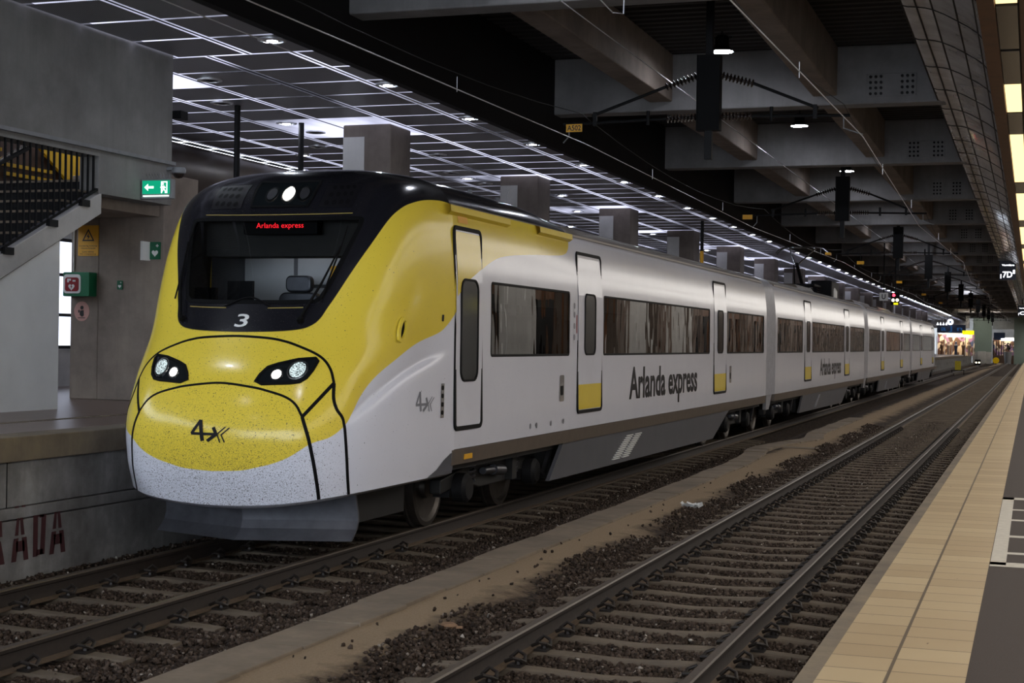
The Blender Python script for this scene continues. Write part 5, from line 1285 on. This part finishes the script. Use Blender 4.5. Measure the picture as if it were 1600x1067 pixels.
# lettering on the sides
for (a, e) in ((22.75, 27.75), (44.9, 50.0)):
    for s_ in (1, -1):
        v, f = text2d('Arlanda express', .028); mn, mx = v.min(0), v.max(0); b = MB()
        b.add([side(s_, a+(e-a)*((q[0]-mn[0])/(mx[0]-mn[0]) if s_ > 0 else 1-(q[0]-mn[0])/(mx[0]-mn[0])), 1.12+(1.77-1.12)*(q[1]-mn[1])/(mx[1]-mn[1]), .004) for q in v], f); b.build('lettering', M['mark_dark'], TR, fix=False)
for s_ in (1, -1):
    # raised yellow gutters above the doors
    for y0, y1 in ((15.15, 17.1), (18.25, 19.66)):
        b = MB(); b.sheet([[(XT+s_*(hw(3.56, 17)-.01), y, 3.585), (XT+s_*(hw(3.56, 17)+.06), y, 3.57), (XT+s_*(hw(3.5, 17)+.055), y, 3.50), (XT+s_*(hw(3.47, 17)+.0), y, 3.47)] for y in (y0, y0+.12, y1-.05, y1)]); b.prism([(XT+s_*(hw(3.56, 17)-.01), y1, 3.585), (XT+s_*(hw(3.56, 17)+.06), y1, 3.57), (XT+s_*(hw(3.5, 17)+.055), y1, 3.50), (XT+s_*(hw(3.47, 17)), y1, 3.47)], (0, .01, 0)); b.build('door_gutter', M['yellow_panel'], TR)
    for y, z0, z1, mt in ((19.2, 1.36, 1.70, 'chrome'), (31.0, 1.36, 1.70, 'chrome')):
        P, f = spatch(rrect(y-.10, y+.10, z0, z1, .03), s_, .006, 1); b = MB(); b.add(P, f); o = b.build('socket_strip', M[mt], TR)
        P, f = spatch(rrect(y-.05, y+.05, z0+.08, z0+.2, .02), s_, .010, 0); b = MB(); b.add(P, f); b.build('socket', M['rubber'], o)
    b = MB()
    for z in (2.2, 2.35, 2.5, 2.62): P, f = spatch(rrect(19.70, 19.78, z-.04, z+.04, .03), s_, .005, 0); b.add(P, f)
    b.build('door_control', M['mark_grey'], TR)
    P, f = spatch(rrect(19.83, 19.88, 2.25, 2.5, .02), s_, .005, 0); b = MB(); b.add(P, f); b.build('red_marker', M['signal_red'] if False else M['aed_red'], TR)
    P, f = spatch([(15.45, 3.40), (15.75, 3.40), (15.75, 3.48), (15.45, 3.48)], s_, .006, 0); b = MB(); b.add(P, f); b.build('warning_label', M['sign_yellow'], TR)
    b = MB(); b.box(XT+s_*1.525-.006, XT+s_*1.525+.006, 15.62, 15.86, .845, .90); b.build('sill_label', M['sign_yellow'], TR)
    b = MB()
    for y in (17.9, 18.15, 18.75, 19.3): P, f = spatch(rrect(y-.035, y+.035, 1.06, 1.13, .03), s_, .006, 0); b.add(P, f)
    b.build('lifting_mark', M['mark_grey'], TR)
# roof equipment and pantograph on the second car
for y0, y1 in ((45, 48.5), (60, 66), (70, 76)):
    b = MB(); b.prism([(XT-.9, y0, 3.75), (XT+.9, y0, 3.75), (XT+.75, y0, 3.93), (XT-.75, y0, 3.93)], (0, y1-y0, 0))
    b.build('roof_unit', M['sill_brown'], TR, bevel=.03)
PG = MB(); yc = 51.3
for x in (-.55, .55): PG.bar((XT+x, yc-.9, 4.12), (XT+x, yc+.9, 4.12), .07, .07)
for y in (-.85, .85): PG.bar((XT-.6, yc+y, 4.12), (XT+.6, yc+y, 4.12), .07, .07)
pg = PG.build('pantograph', M['black_paint'], TR)
b = MB()
for x in (-.5, .5):
    for y in (-.8, .8): insul(b, (XT+x, yc+y, 3.8), (XT+x, yc+y, 4.1), 4, .07)
b.build('insulator', M['porcelain'], pg, smooth=True)
MB().tube([(XT, yc+.55, 4.18), (XT, yc-.75, 4.80)], .06, 8).tube([(XT-.25, yc+.55, 4.16), (XT-.1, yc-.7, 4.78)], .022, 6).build('lower_arm', M['black_paint'], pg)
b = MB(); b.tube([(XT-.05, yc-.75, 4.80), (XT-.42, yc+.45, 5.36)], .022, 6).tube([(XT+.05, yc-.75, 4.80), (XT+.42, yc+.45, 5.36)], .022, 6); b.build('upper_arm', M['chrome'], pg)
b = MB()
for dy in (.28, .62): b.tube([(XT-.88, yc+dy, 5.20), (XT-.72, yc+dy, 5.36), (XT-.55, yc+dy, 5.42), (XT+.55, yc+dy, 5.42), (XT+.72, yc+dy, 5.36), (XT+.88, yc+dy, 5.20)], .022, 7)
b.bar((XT-.42, yc+.2, 5.38), (XT-.42, yc+.7, 5.38), .04, .03).bar((XT+.42, yc+.2, 5.38), (XT+.42, yc+.7, 5.38), .04, .03); b.build('collector_head', M['chrome'], pg, smooth=True)
b = MB(); b.box(XT+.78, XT+.94, yc+.25, yc+.66, 5.16, 5.24); b.build('horn_tip', M['sign_yellow'], pg)
b = MB(); b.lathe((XT+.75, yc+1.9, 3.78), [(.25, 0), (.25, .22), (.18, .34), (0, .36)], 16); b.build('breaker', M['sign_white'], TR, smooth=True)
b = MB(); b.box(XT+.2, XT+.9, yc+1.2, yc+3.2, 3.75, 4.35); b.build('roof_box', M['black_paint'], TR, bevel=.05)
for k in ('px', 'py', 'o'):
    for o in bpy.data.objects:
        if k in o: del o[k]

# ------------------------------------------------------------------ light and camera
w = bpy.data.worlds.new('World'); SC.world = w; w.use_nodes = True
w.node_tree.nodes['Background'].inputs[0].default_value = (.78, .87, 1.0, 1); w.node_tree.nodes['Background'].inputs[1].default_value = 7.0
cam = bpy.data.cameras.new('Camera'); cam.sensor_width = 36; cam.lens = 54; cam.clip_end = 600; cam.clip_start = .05
co = bpy.data.objects.new('Camera', cam); COL.objects.link(co); SC.camera = co
th = math.atan(814/2400); rho = .015
f_ = Vector((-math.sin(th), math.cos(th), 0)); r_ = Vector((math.cos(th), math.sin(th), 0)); u_ = Vector((0, 0, 1))
R_ = r_*math.cos(rho)+u_*math.sin(rho); U_ = -r_*math.sin(rho)+u_*math.cos(rho)
co.matrix_world = Matrix(((R_.x, U_.x, -f_.x, 0), (R_.y, U_.y, -f_.y, 0), (R_.z, U_.z, -f_.z, 2.13), (0, 0, 0, 1)))
vs = SC.view_settings; vs.view_transform = 'Standard'; vs.look = 'None'; vs.gamma = 1; vs.use_curve_mapping = False; vs.exposure = 0.0
SC.cycles.use_denoising = True; SC.cycles.sample_clamp_indirect = 6; SC.cycles.max_bounces = 8; SC.cycles.transparent_max_bounces = 16
fin()
